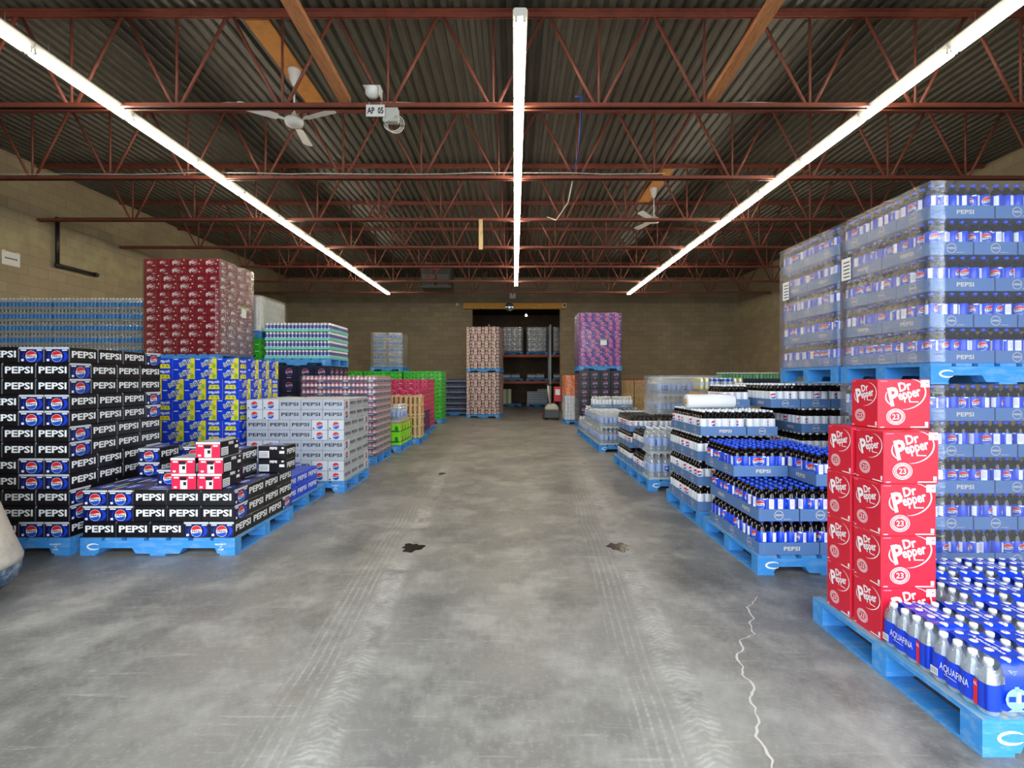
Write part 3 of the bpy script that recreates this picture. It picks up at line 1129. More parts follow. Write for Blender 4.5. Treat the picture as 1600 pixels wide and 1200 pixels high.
# tall black cola stack by the forklift
T1X = -3.51 - LW
P_at(-3.51, 3.86, 0, 'scuffed blue pallet under the tall black carton stack beside the forklift')
stack(T1X, 3.86, PALH, 'black', A, ('front', 'right'), 'black_soda_carton', 'black cola carton', 'tall black stack')
# low black stack in front
L1X = -2.21 - LW
P_at(-2.21, 3.86, 0, 'bright blue pallet under the low black stack with pink cartons on top')
stack(L1X, 3.86, PALH, 'black', [1, 2, 2], ('front', 'right'), 'black_soda_carton', 'black cola carton', 'low black stack', full=(0, 1, 2))
z3 = PALH + 3 * PH
def loose(kind, name, x, y, z, tn, label, rz=0.0, group='loose cartons on the low black stack'):
    o = put(ME[kind], name, None, (x, y, z), rz + (pi / 2 if tn else 0))
    return tag(o, label, 'carton', group)
pink = 'black carton with a pink end'
loose('zero', 'pink_end_carton', -2.617, 4.005, z3 + 0.001, 1, f'{pink}, bottom row of the little pile, away from the aisle')
loose('zero', 'pink_end_carton', -2.413, 4.005, z3 + 0.001, 1, f'{pink}, bottom row of the little pile, at the aisle end')
loose('zero', 'pink_end_carton', -2.63, 4.012, z3 + PH, 1, f'{pink}, middle row of the little pile, away from the aisle')
loose('zero', 'pink_end_carton', -2.405, 4.008, z3 + PH, 1, f'{pink}, middle row of the little pile, aisle end')
loose('zero', 'pink_end_carton', -2.43, 4.012, z3 + 2 * PH, 1, f'{pink}, alone on top of the little pile')
loose('black', 'black_soda_carton', -2.86, 4.18, z3 + 0.001, 1, 'black cola carton lying half behind the pink cartons')
for k_ in range(2):
    w = ('lower', 'upper')[k_]
    loose('black', 'black_soda_carton', -3.30, 4.55, z3 + 0.001 + k_ * PH, 1, f'{w} black cola carton of the pair on the low stack against the tall black stack')
    loose('black', 'black_soda_carton', -2.97, 4.66, z3 + 0.001 + k_ * PH, 1, f'{w} black cola carton of the pair standing behind the pink cartons')
    loose('black', 'black_soda_carton', -2.50, 4.44, z3 + 0.001 + k_ * PH, 1, f'{w} black cola carton of the pair with a side facing the aisle')
    loose('facts', 'black_soda_carton', -2.265, 4.67, z3 + 0.001 + k_ * PH, 0, f'{w} black carton with white nutrition panel at the rear aisle corner')
# blue cartons
L2X = -2.29 - LW
P_at(-2.29, 4.885, 0, 'blue pallet under the two layers of bright blue cartons')
stack(L2X, 4.885, PALH, 'blue', [1, 1], ('front', 'right'), 'blue_soda_carton', 'bright blue cola carton', 'low blue stack', full=(0, 1), skip=lambda li, role, k_: role == 'right' and k_ == 3)
# lemon tea cartons
T2X = -3.335 - LW
P_at(-3.335, 5.92, 0, 'blue pallet under the blue and yellow tea cartons')
stack(T2X, 5.92, PALH, 'tea', B, ('front', 'right'), 'tea_carton', 'blue and yellow tea carton', 'tea stack')
# silver cartons
L3X = -2.09 - LW
P_at(-2.09, 6.0, 0, 'blue pallet under the silver cartons')
stack(L3X, 6.0, PALH, 'silver', [1, 1, 2, 2, 1, 1, 2, 2], ('front', 'right'), 'silver_soda_carton', 'silver cola carton', 'silver stack', full=(6, 7))
pm = PM()
pm.box(-LW / 2 + 0.012, -LD / 2 + 0.012, 0, LW / 2 - 0.012, LD / 2 - 0.012, 0.0006, KRAFT)
tag(pm.build('divider_sheet', None, (L3X + LW / 2, 6.0 + LD / 2, PALH + 6 * PH - 0.0008)), 'thin board sheet between the silver cartons near their top', 'divider sheet')
# maroon cartons up high, on a bulk bin
R1X, R1Y = -4.655 - LW, 7.72
slab('bulk_bin', R1X + 0.02, R1Y + 0.02, 0.0, R1X + LW - 0.02, R1Y + LD - 0.02, 1.645, BIN, 'brown bulk bin below the maroon carton stack', 'bulk bin')
P_at(-4.655, R1Y, 1.647, 'blue pallet under the maroon cartons, up on the second level')
stack(R1X, R1Y, 1.647 + PALH, 'maroon', B, ('front', 'right'), 'maroon_soda_carton', 'maroon soda carton', 'high maroon stack')
pm = PM()
pm.box(-0.001, -0.07, -0.09, 0.001, 0.07, 0.09, WHITE)
pm.box(0.001, -0.07, 0.06, 0.0014, 0.07, 0.09, M('lime label band', (130, 210, 60), 0.5))
tag(pm.build('shipping_label', None, (R1X + LW + 0.013, R1Y + 0.68, 2.53)), 'white and green shipping label on the side of the maroon stack', 'label')
film(R1X - 0.006, R1X + LW + 0.008, R1Y - 0.008, R1Y + LD + 0.008, 1.647 + PALH + 0.012, 1.647 + PALH + 12 * PH, 'clear stretch film wound round the high maroon carton stack', FILM, mat_clear('barely seen film', (0.98, 0.98, 0.98), 0.01, 0.1), 0.004)

# ------------------------------------------------------------------ bottles and cans
def cyl_map(rad):
    return lambda u, v, o: ((rad + o) * sin(u / rad), -(rad + o) * cos(u / rad), v)

def bottle(name, rad, h, body, label, cap, lz, n=14, art=None, with_cap=True):
    pm = PM()
    sh = lz[1] + (h - lz[1]) * 0.50
    prof = [(rad * 0.82, 0.0, body), (rad, 0.008, body), (rad, lz[0], label), (rad * 1.005, lz[0] + 0.0005, label), (rad * 1.005, lz[1], body), (rad * 0.97, lz[1] + 0.002, body),
            (rad * 0.90, lz[1] + (sh - lz[1]) * 0.5, body), (rad * 0.62, sh, body), (rad * 0.36, sh + (h - sh) * 0.35, body), (0.0125, h - 0.024, body), (0.0125, h - 0.018, body)]
    if with_cap:
        prof += [(0.0148, h - 0.0178, cap), (0.0148, h - 0.002, cap), (0.0125, h, cap), (0.0, h, cap)]
    else:
        prof += [(0.0, h - 0.018, body)]
    pm.lathe(prof, n)
    if art:
        art(pm, cyl_map(rad * 1.005 + 0.0012))
    return pm.mesh(name)

def cap_mesh(h, mat, n=12):
    pm = PM()
    pm.lathe([(0.0148, h - 0.0178, mat), (0.0148, h - 0.002, mat), (0.0125, h, mat), (0.0, h, mat)], n)
    return pm.mesh('cap')

def art_cola(pm, f):
    globe(pm, f, 0, 0.112, 0.030, 0.0004, True)
    pm.strips(f, 0.052, 0.085, 4, lambda u: 0.078, lambda u: 0.150, WHITE, 0.0004)
    pm.strips(f, -0.085, -0.06, 3, lambda u: 0.085, lambda u: 0.150, WHITE, 0.0004)
    for i in range(4):
        pm.strips(f, 0.056, 0.080, 3, lambda u: 0.1 + i * 0.011, lambda u: 0.105 + i * 0.011, LILAC, 0.0008)
    pm.strips(f, 0.02, 0.045, 3, lambda u: 0.146, lambda u: 0.154, WHITE, 0.0004)

def art_diet(pm, f):
    e = lambda u: sqrt(max(0, 0.026 ** 2 - u * u))
    pm.strips(f, -0.0255, 0.0255, 10, lambda u: 0.117 + 0.003 * sin(u * 110), lambda u: 0.112 + e(u), PRED, 0.0005)
    pm.strips(f, -0.0255, 0.0255, 10, lambda u: 0.112 - e(u), lambda u: 0.103 + 0.003 * sin(u * 110), PBLUE, 0.0005)
    for u0 in (0.05, 0.066, 0.082, -0.05, -0.068):
        pm.strips(f, u0, u0 + 0.004, 1, lambda u: 0.08, lambda u: 0.150, SILVER, 0.0004)

def art_water(pm, f):
    pm.strips(f, -0.028, 0.028, 6, lambda u: 0.10 - 0.01 * sin(u * 60), lambda u: 0.17 - 0.012 * cos(u * 50), PBLUE, 0.0005)
    pm.strips(f, -0.016, 0.014, 5, lambda u: 0.125, lambda u: 0.148 - 0.006 * cos(u * 120), WHITE, 0.0009)

BR, BH = 0.0352, 0.232
BOT = {
    'cola': bottle('bottle', BR, BH, COLA, LBL_B, CAP_B, (0.062, 0.156), 16, art_cola),
    'cola_open': bottle('bottle', BR, BH, COLA, LBL_B, CAP_B, (0.062, 0.156), 16, art_cola, False),
    'diet': bottle('bottle', BR, BH, COLA, LBL_W, CAP_W, (0.062, 0.156), 14, art_diet),
    'zero': bottle('bottle', BR, BH, COLA, LBL_W, M('black cap', (26, 26, 30), 0.4), (0.062, 0.156), 14, art_diet),
    'water': bottle('bottle', 0.042, 0.315, PET, M('pale bottle label', (158, 180, 226), 0.35), CAP_W, (0.09, 0.19), 14, art_water),
    'small_water': bottle('bottle', 0.033, 0.208, PET, M('teal blue bottle label', (58, 130, 196), 0.35), CAP_W, (0.055, 0.13), 10),
    'white': bottle('bottle', BR, BH, PET, LBL_W, CAP_W, (0.05, 0.165), 12),
    'green': bottle('bottle', 0.03, 0.21, M('green bottle glass', (84, 150, 112), 0.1), M('dark label', (30, 34, 50), 0.4), CAP_W, (0.03, 0.10), 12),
}
CAP = {'cola': cap_mesh(BH, CAP_B)}

def tray_mesh(L, D, hw, board, inside, long_art, short_art, cut=0.02):
    pm = PM()
    t = 0.004
    pm.box(-L / 2, -D / 2, 0, L / 2, D / 2, t, board)
    pm.box(-L / 2, -D / 2, t, L / 2, -D / 2 + t, hw, board, {'back': inside})
    pm.box(-L / 2, D / 2 - t, t, L / 2, D / 2, hw, board, {'front': inside})
    pm.box(-L / 2, -D / 2 + t, t, -L / 2 + t, D / 2 - t, hw, board, {'right': inside})
    pm.box(L / 2 - t, -D / 2 + t, t, L / 2, D / 2 - t, hw, board, {'left': inside})
    f = face_maps(L, D, hw)
    for k_ in ('front', 'back'):
        if long_art:
            long_art(pm, f[k_], L, hw)
    for k_ in ('left', 'right'):
        if short_art:
            short_art(pm, f[k_], D, hw)
    return pm.mesh('tray')

def a_tray_long(pm, f, w, h):
    pm.text(f, 'PEPSI', 0.02, 0, h * 0.34, TRAY_TX, 0.0008, 0.025, w=0.115)
    pm.rect(f, -w * 0.42, -h * 0.42, -w * 0.415, h * 0.42, TRAY_IN)

def a_tray_short(pm, f, w, h):
    r = h * 0.36
    pm.arc(f, 0, 0, r, r, 0, -2 * pi, 0.004, 0.004, TRAY_TX, 0.0008, 24)
    pm.text(f, 'PEPSI', 0, 0, h * 0.15, TRAY_TX, 0.0008, 0.04, w=r * 1.5)
    pm.rect(f, r * 1.1, -h * 0.34, r * 2.8, -h * 0.31, TRAY_TX)
    pm.rect(f, -w * 0.46, -h * 0.42, -w * 0.455, h * 0.42, TRAY_IN)

TL, TD, TH = 0.4285, 0.286, 0.086
TPL, TPD, TPH = 0.435, 0.2915, 0.2385
TRM = {
    'cola': (tray_mesh(TL, TD, TH, TRAY, TRAY_IN, a_tray_long, a_tray_short), 'blue_cola_tray', TL, TD, 6, 4, 0.0046),
    'water': (tray_mesh(0.51, 0.34, 0.03, M('clear shrink base', (176, 188, 200), 0.3), SILVER_L, None, None), 'clear_water_tray', 0.51, 0.34, 6, 4, 0.0042),
    'small_water': (tray_mesh(0.398, 0.266, 0.016, M('thin grey pad', (150, 150, 146), 0.6), SILVER_L, None, None), 'clear_water_tray', 0.398, 0.266, 6, 4, 0.0042),
    'white': (tray_mesh(TL, TD, 0.07, M('steel blue tray', (104, 134, 172), 0.55), SILVER_L, a_tray_long, None), 'white_bottle_tray', TL, TD, 6, 4, 0.0046),
    'green': (tray_mesh(0.37, 0.247, 0.09, M('dark tray board', (34, 40, 70), 0.6), NAVY, None, None), 'green_bottle_tray', 0.37, 0.247, 6, 4, 0.0042),
}
TRM['diet'] = TRM['cola']
TRM['cola_open'] = TRM['cola']
TRM['zero'] = TRM['cola']

def tray(kind, cx, cy, z, turned, label, group, rows='all', rz=0.0, name=None):
    """rows: 'all' or the sides of the pallet whose bottles can be seen ('front', 'left', 'right')"""
    me, nm, L, D, nl, nd, t0 = TRM[kind]
    t = thing(name or nm, label, 'bottle tray', (cx, cy, z), rz + (pi / 2 if turned else 0), group)
    put(me, 'tray', t)
    px, py = (L - 0.010) / nl, (D - 0.010) / nd
    for i in range(nl):
        for j in range(nd):
            if rows != 'all':
                # local faces: turned trays have their local -x side towards the front, local +y towards the left
                w_front = (i < 2) if turned else (j < 2)
                w_left = (j >= nd - 2) if turned else (i < 2)
                w_right = (j < 2) if turned else (i >= nl - 2)
                if not (('front' in rows and w_front) or ('left' in rows and w_left) or ('right' in rows and w_right)):
                    continue
            b = put(BOT[kind], 'bottle', t, (-L / 2 + 0.005 + px * (i + 0.5), -D / 2 + 0.005 + py * (j + 0.5), t0), R.uniform(-pi, pi))
            if kind == 'cola_open':
                put(CAP['cola'], 'cap', b)
    return t

# --- the open stack of cola trays by the aisle
G1 = 'cola bottle trays on the open aisle stack'
BX, BY = 1.735, 3.48
pallet(1.72, 3.465, 0, 'blue pallet under the open stack of blue-capped cola trays', 1.02, 1.02)
pallet(1.735, 4.60, 0, 'blue pallet under the white-label cola trays, at the back of the open stack', 1.02, 1.0)
def lay(kind, L, spec, li, z, where, group, rows='all'):
    for k_, (x, y, tn) in enumerate(spec):
        w, d = (TPD, TPL) if tn else (TPL, TPD)
        lab = f'{L} tray, {ORD[li]} layer up, {ORD[k_ + 1]} from the aisle corner, {where}'
        tray(kind, x + w / 2, y + d / 2, z, tn, lab, group, rows, R.uniform(-0.004, 0.004))
x, y = BX, BY
L1s = [(x, y, 0), (x, y + TPD, 0), (x, y + 2 * TPD, 0), (x + TPL + 0.003, y, 1), (x + TPL + 0.003, y + TPL, 1), (x + TPL + TPD + 0.006, y, 1)]
L2s = [(x, y, 1), (x, y + TPL, 1), (x + TPD + 0.003, y, 1), (x + TPD + 0.003, y + TPL, 1), (x + 2 * TPD + 0.006, y, 0), (x + 2 * TPD + 0.006, y + TPD, 0)]
L3s = [(x, y + 0.40, 0), (x, y + 0.40 + TPD, 0), (x + TPL + 0.004, y + 0.05, 1), (x + TPL + 0.004, y + 0.05 + TPL, 1), (x + TPL + TPD + 0.008, y + 0.05, 1)]
lay('cola_open', 'blue-label cola', L1s, 1, PALH + 0.001, 'the open stack', G1, 'all')
lay('cola_open', 'blue-label cola', L2s, 2, PALH + TPH, 'the open stack', G1, 'all')
lay('cola_open', 'blue-label cola', L3s, 3, PALH + 2 * TPH, 'the open stack', G1, 'all')
# white-label trays behind it, stepping up
G2 = 'white-label cola trays behind the open stack'
y = 4.64
for li in range(3):
    lay('diet', 'white-label cola', [(x, y, 0), (x, y + TPD, 0), (x, y + 2 * TPD, 0)], li + 1, PALH + li * TPH + 0.001, 'the rear stack', G2, 'all' if li == 2 else ('front', 'left'))
lay('diet', 'white-label cola', [(x + TPL + 0.004, y, 1), (x + TPL + 0.004, y + TPL, 1)], 3, PALH + 2 * TPH + 0.001, 'the rear stack inner column', G2)
slab('bulk_bin', x + TPL + 0.01, y + 0.01, PALH, x + TPL + TPD - 0.01, y + 2 * TPL - 0.02, PALH + 2 * TPH - 0.002, BIN, 'brown bulk bin hidden inside the rear stack of white-label cola trays', 'bulk bin')
z4 = PALH + 3 * TPH + 0.001
lay('diet', 'white-label cola', [(x + 0.02, y - 0.02, 0), (x + 0.02, y - 0.02 + TPD, 0), (x + 0.02, y - 0.02 + 2 * TPD, 0), (x + 0.025 + TPL, y - 0.02, 1), (x + 0.025 + TPL, y - 0.02 + TPL, 1)], 4, z4, 'the rear stack', G2)
lay('diet', 'white-label cola', [(x + 0.43, y + 0.46, 1)], 5, z4 + TPH, 'the rear stack', G2)
# roll of stretch film lying on it
t = thing('film_roll', 'thick white roll of stretch film lying on the white-label cola trays', 'film roll', (1.97, y + 0.31, z4 + BH + 0.0785), 0.03)
pm = PM()
pm.lathe([(0.030, -0.24, ROLL), (0.070, -0.24, ROLL), (0.072, -0.235, ROLL), (0.072, 0.235, ROLL), (0.070, 0.24, ROLL), (0.030, 0.24, ROLL)], 24, (0, 0, 0), True, 'x')
pm.build('film', t)
pm = PM()
pm.lathe([(0.029, -0.255, KRAFT), (0.029, 0.255, KRAFT)], 16, (0, 0, 0), True, 'x')
pm.build('core', t)

# --- the wrapped double-height cola loads
G3 = 'cola trays in the wrapped tall stack'
RX, RY = 2.775, 3.27
def wrapped(x, y, z, where, kind='cola', lab='blue-label cola', n=5, ncol=2, grp=G3, rows_n=3):
    for li in range(n):
        zz = z + li * 0.2425 + 0.001
        if li % 2 == (0 if n == 5 else 1):
            front = [(x, y, 0), (x + TPL + 0.004, y, 1), (x + TPL + TPD + 0.008, y, 1)]
            side = [(x, y + TPD * k_, 0) for k_ in range(1, rows_n)]
        else:
            front = [(x, y, 1), (x + TPD + 0.004, y, 1), (x + 2 * TPD + 0.008, y, 0)]
            side = [(x, y + TPL, 1)]
        for k_, (a, b, tn) in enumerate(front):
            w, d = (TPD, TPL) if tn else (TPL, TPD)
            tray(kind, a + w / 2, b + d / 2, zz, tn, f'{lab} tray, {ORD[li + 1]} layer up, {ORD[k_ + 1]} on entrance face, {where}', grp, ('front', 'left') if k_ == 0 else ('front',))
        for k_, (a, b, tn) in enumerate(side):
            w, d = (TPD, TPL) if tn else (TPL, TPD)
            tray(kind, a + w / 2, b + d / 2, zz, tn, f'{lab} tray, {ORD[li + 1]} layer up, {ORD[k_ + 2]} along aisle face, {where}', grp, ('left',))
PW, PD = 1.03, 0.90
pallet(RX - 0.005, RY - 0.012, 0, 'blue pallet on the floor under the tall wrapped cola stack', PW, PD)
wrapped(RX, RY, PALH, 'wrapped stack lower load')
zU = PALH + 5 * 0.2425 + 0.003
pallet(RX - 0.005, RY - 0.012, zU, 'blue pallet between the two levels of the tall wrapped cola stack', PW, PD)
wrapped(RX, RY, zU + PALH, 'wrapped stack upper load')
film(RX - 0.008, RX + 1.03, RY - 0.010, RY + 0.885, zU + PALH + 0.012, zU + PALH + 5 * 0.2425 + 0.004, 'shiny stretch film round the upper load of the tall wrapped cola stack', None, None, 0.005)
film(RX - 0.008, RX + 1.03, RY - 0.010, RY + 0.885, PALH + 0.012, PALH + 5 * 0.2425 - 0.004, 'stretch film round the lower load of the tall wrapped cola stack', None, None, 0.004)
R2X, R2Y = 2.485, 4.64
pallet(2.79, 4.60, 0, 'blue pallet under the white-label trays that carry the far wrapped load', 1.0, 0.92)
for li in range(5):
    zz = PALH + li * 0.2425 + 0.001
    for k_ in range(3 if li > 2 else 2):
        tray('diet', R2X + 0.315 + TPD * (k_ + 0.5) - (0.30 if li > 3 else 0) + k_ * 0.004, R2Y + 0.14 + TPL / 2, zz, 1, f'white-label cola tray, {ORD[li + 1]} layer up, {ORD[k_ + 1]} across under far wrapped load', G2, ('front', 'left'))
        tray('diet', R2X + 0.315 + TPD * (k_ + 0.5) - (0.30 if li > 3 else 0) + k_ * 0.004, R2Y + 0.14 + TPL * 1.5 + 0.004, zz, 1, f'white-label cola tray, {ORD[li + 1]} layer up, {ORD[k_ + 1]} across, rear row under far wrapped load', G2, ('left',))
R3Y = 4.215
pallet(RX - 0.005, R3Y - 0.012, zU, 'blue pallet under the far wrapped cola load on the upper level', PW, PD)
wrapped(RX, R3Y, zU + PALH, 'far wrapped upper load')
film(RX - 0.008, RX + 1.03, R3Y - 0.010, R3Y + 0.885, zU + PALH + 0.012, zU + PALH + 5 * 0.2425 + 0.004, 'crinkled stretch film round the far upper cola load', None, None, 0.006)
for i, (yy, zz) in enumerate(((RY + 0.80, 2.30), (R3Y + 0.76, 2.28))):
    pm = PM()
    pm.box(-0.001, -0.055, -0.09, 0.001, 0.055, 0.09, WHITE)
    for k_ in range(5):
        pm.box(-0.0014, -0.045, -0.07 + k_ * 0.03, -0.001, 0.03, -0.06 + k_ * 0.03, GREYTXT)
    tag(pm.build('shipping_label', None, (RX - 0.019, yy, zz)), f'white paper label stuck on the {("near", "far")[i]} upper wrapped cola load', 'label')

# ------------------------------------------------------------------ red soda cases and water packs on the front pallet
def red_case():
    L, E, H = 0.262, 0.192, 0.249
    pm = PM()
    pm.cbox(-L / 2, -E / 2, 0, L / 2, E / 2, H, 0.0025, CASE_RED)
    f = face_maps(L, E, H)
    for k_, w in (('front', L), ('back', L), ('left', E), ('right', E)):
        g = f[k_]
        q = 0.190 if w > 0.2 else 0.150
        pepper(pm, g, 0.002, 0.045, q, WHITE, 0.0008, (-w * 0.16, -0.064, q * 0.24))
        pm.rect(g, w * 0.12, -H * 0.475, w * 0.46, -H * 0.455, WHITE)
        pm.rect(g, w * 0.40, -H * 0.44, w * 0.46, -H * 0.36, WHITE)
        pm.rect(g, -w * 0.46, H * 0.455, -w * 0.32, H * 0.47, PINK)
        pm.rect(g, -w * 0.46, -H * 0.475, -w * 0.38, -H * 0.46, WHITE)
    me = pm.mesh('case_body')
    pm = PM()
    g = f['front']
    pm.box(L * 0.32, -E / 2 - 0.0012, H * 0.84, L * 0.485, -E / 2 - 0.0002, H * 0.985, WHITE)
    pm.rect(lambda u, v, o: (u, -E / 2 - 0.0012 - o, v), L * 0.41, H * 0.90, L * 0.47, H * 0.94, PINK, 0.0004)
    pm.rect(lambda u, v, o: (u, -E / 2 - 0.0012 - o, v), L * 0.335, H * 0.88, L * 0.39, H * 0.96, SILVER_L, 0.0004)
    lb = pm.mesh('price_label')
    return me, lb

RCM = red_case()
def case(x, y, z, label, rz=0.0):
    t = thing('red_soda_case', label, 'soda case', (x, y, z), rz, 'red soda cases on the front pallet')
    put(RCM[0], 'case_body', t)
    put(RCM[1], 'price_label', t)

P0X, P0Y = 1.715, 1.795
pallet(P0X, P0Y, 0, 'worn blue pallet carrying red soda cases and water packs', 1.24, 1.02)
hz = 0.2495
for k_ in range(4):
    w = ('bottom', 'second', 'third', 'fourth')[k_]
    j = 0.012 if k_ == 3 else 0.0
    case(1.883 + j, 2.435, PALH + k_ * hz, f'bright red soda case, {w} up in the column nearer the water packs', R.uniform(-0.008, 0.008))
    case(1.880 + j * 0.5, 2.645, PALH + k_ * hz, f'bright red soda case, {w} up in the column nearer the tall stack', R.uniform(-0.008, 0.008))
case(1.960, 2.56, PALH + 4 * hz + 0.001, 'bright red soda case alone on top of the two columns', 0.0)

# water packs: 4 x 6 bottles in a printed film
WB, WBH = 0.0315, 0.202
AQB = bottle('bottle', WB, WBH, PET, PET, CAP_W, (0.04, 0.11), 14, None, False)
AQC = cap_mesh(WBH, CAP_W, 14)
NXB, NYB, BP = 6, 4, 0.0640
def pack_meshes():
    hx, hy = NXB * BP / 2 + 0.001, NYB * BP / 2 + 0.001
    # outline that bulges over each bottle
    path = []
    def edge(n, fn):
        for i in range(n):
            for k_ in range(6):
                s = (i + k_ / 6) * BP
                path.append(fn(s, 0.011 * (abs(sin(pi * (k_ / 6))) ** 0.6) - 0.011))
    W_, D_ = NXB * BP, NYB * BP
    edge(NXB, lambda s, b: (-W_ / 2 + s, -hy - b * 1.0 - 0.011 + 0.0, ) if False else (-W_ / 2 + s, -hy - b))
    edge(NYB, lambda s, b: (hx + b, -D_ / 2 + s))
    edge(NXB, lambda s, b: (W_ / 2 - s, hy + b))
    edge(NYB, lambda s, b: (-hx - b, D_ / 2 - s))
    n = len(path)
    def sleeve(levels, matf):
        pm = PM()
        rings = [pm.vs([(p[0] * q, p[1] * q, z) for p in path]) for z, q in levels]
        for a, b in zip(rings, rings[1:]):
            for i in range(n):
                j = (i + 1) % n
                pm.face((a + i, a + j, b + j, b + i), matf, True)
        return pm
    pm = sleeve([(0.022, 0.997), (0.030, 1.0), (0.112, 1.0), (0.118, 0.997)], AQ_BLUE)
    o0 = 0.0005
    fl = lambda u, v, o: (-hx - o0 - o, -u, v)
    fr = lambda u, v, o: (hx + o0 + o, u, v)
    for f in (fl, fr):
        pm.text(f, 'AQUAFINA', -0.012, 0.076, 0.034, WHITE, 0.0008, 0.0, w=0.128)
        pm.rect(f, -0.055, 0.052, 0.0, 0.054, WHITE, 0.0006)
        pm.rect(f, -0.120, 0.026, -0.084, 0.056, WHITE, 0.0006)
        for i in range(7):
            pm.rect(f, -0.117 + i * 0.0045, 0.030, -0.1152 + i * 0.0045, 0.052, GREYTXT, 0.001)
        pm.rect(f, 0.072, 0.024, 0.088, 0.116, PRED, 0.0006)
        pm.text(f, '1L', 0.08, 0.10, 0.012, WHITE, 0.001, 0.03)
    ff = lambda u, v, o: (u, -hy - o0 - o, v)
    fb = lambda u, v, o: (-u, hy + o0 + o, v)
    for f in (ff, fb):
        f0 = f
        f = lambda u, v, o, g=f0: g(u - 0.088, v, o)
        pm.disc(f, 0.0, 0.070, 0.042, 0.040, AQ_CLEAR, 0.0006)
        pm.rect(f, -0.008, 0.098, 0.008, 0.116, AQ_CLEAR, 0.0006)
        pm.rect(f, -0.03, 0.060, -0.004, 0.080, ROYAL, 0.001)
        pm.rect(f, 0.002, 0.056, 0.014, 0.094, WHITE, 0.001)
        pm.rect(f, 0.017, 0.060, 0.026, 0.086, ROYAL, 0.001)
        pm.poly([f(-0.016, 0.034, 0.0006), f(0.016, 0.034, 0.0006), f(0.036, 0.024, 0.0006), f(-0.036, 0.024, 0.0006)], AQ_CLEAR)
    band = pm.mesh('printed_band')
    pm = sleeve([(0.002, 0.96), (0.020, 0.994)], PET_L)
    r2 = [(0.120, 0.996), (0.150, 0.985), (0.172, 0.955)]
    rings = [pm.vs([(p[0] * q, p[1] * q, z) for p in path]) for z, q in r2]
    for a, b in zip(rings, rings[1:]):
        for i in range(n):
            j = (i + 1) % n
            pm.face((a + i, a + j, b + j, b + i), PET_L, True)
    clear = pm.mesh('clear_film')
    pm = PM()
    # printed bands over the top, across the pack, running down both ends
    ny = 24
    zt = WBH + 0.0022
    for u0, u1 in ((-2.05 * BP, -0.02 * BP), (0.98 * BP, 3.02 * BP)):
        nx = 8
        rows = []
        def lift(x, y):
            b = abs(sin(pi * (x / BP + 0.5))) * 0.5 + abs(sin(pi * (y / BP + 0.5))) * 0.5
            return zt - 0.008 * b
        prof = [(-hy - 0.001, 0.117), (-hy + 0.001, 0.150), (-hy + 0.012, 0.180)] + [(-hy + 0.022 + (2 * hy - 0.044) * i / ny, None) for i in range(ny + 1)] + [(hy - 0.012, 0.180), (hy - 0.001, 0.150), (hy + 0.001, 0.117)]
        for yy, zz in prof:
            rows.append(pm.vs([(u0 + (u1 - u0) * i / nx, yy, zz if zz else lift(u0 + (u1 - u0) * i / nx, yy)) for i in range(nx + 1)]))
        for a, b in zip(rows, rows[1:]):
            for i in range(nx):
                pm.face((a + i, a + i + 1, b + i + 1, b + i), AQ_BLUE, True)
        pm.text(lambda a_, b_, o: (a_, b_, zt + o), 'Aquafina', (u0 + u1) / 2 - 0.008, 0.0, 0.024, WHITE, 0.0008, 0.02, shear=0.2, rot=-pi / 2, w=0.15)
        pm.rect(lambda a_, b_, o: (a_, b_, zt + o), (u0 + u1) / 2 + 0.018, -0.06, (u0 + u1) / 2 + 0.021, 0.06, WHITE, 0.0008)
    strip = pm.mesh('printed_top_band')
    return band, clear, strip

PKM = pack_meshes()
def water_pack(x, y, z, label, rz=0.0):
    t = thing('water_bottle_pack', label, 'water pack', (x, y, z), rz, 'water bottle packs on the front pallet')
    for i in range(NXB):
        for j in range(NYB):
            b = put(AQB, 'bottle', t, ((i - (NXB - 1) / 2) * BP, (j - (NYB - 1) / 2) * BP, 0.001), R.uniform(0, 6))
            put(AQC, 'cap', b)
    put(PKM[0], 'printed_band', t)
    put(PKM[1], 'clear_film', t)
    put(PKM[2], 'printed_top_band', t)

cols = [1.935, 2.335, 2.735]
rowsY = [1.93, 2.195, 2.48, 2.75]
for j, yy in enumerate(rowsY):
    for i, xx in enumerate(cols):
        if j >= 2 and i == 0:
            continue
        if j >= 2:
            xx += 0.012
        water_pack(xx, yy + (0.01 if j == 3 else 0), PALH + 0.0005, f'blue wrapped water bottle pack, {ORD[i + 1]} from the aisle in the {ORD[j + 1]} row from the entrance', R.uniform(-0.006, 0.006))

# ------------------------------------------------------------------ more loads on the wall side
# teal-blue water bottles on the second level by the side wall
for i in range(3):
    x0 = -9.56 + i * 1.215
    w = ('beside the block wall', 'in the middle of three', 'beside the maroon stack')[i]
    slab('bulk_bin', x0 + 0.02, 8.84, 0, x0 + 1.18, 9.80, 1.645, BIN, f'brown bulk bin under the high water bottles, {w}', 'bulk bin')
    pallet(x0, 8.80, 1.647, f'blue pallet under the high water bottles, {w}', 1.205, 1.016)
    for li in range(5):
        for k_ in range(3):
            tray('small_water', x0 + 0.006 + 0.399 * (k_ + 0.5), 8.95, 1.647 + PALH + 0.001 + li * 0.2145, 0, f'clear tray of blue-label water bottles, {ORD[li + 1]} layer, {ORD[k_ + 1]} across, load {w}', 'high water bottle trays', ('front', 'right') if (k_ == 2 and i == 2) else ('front',))
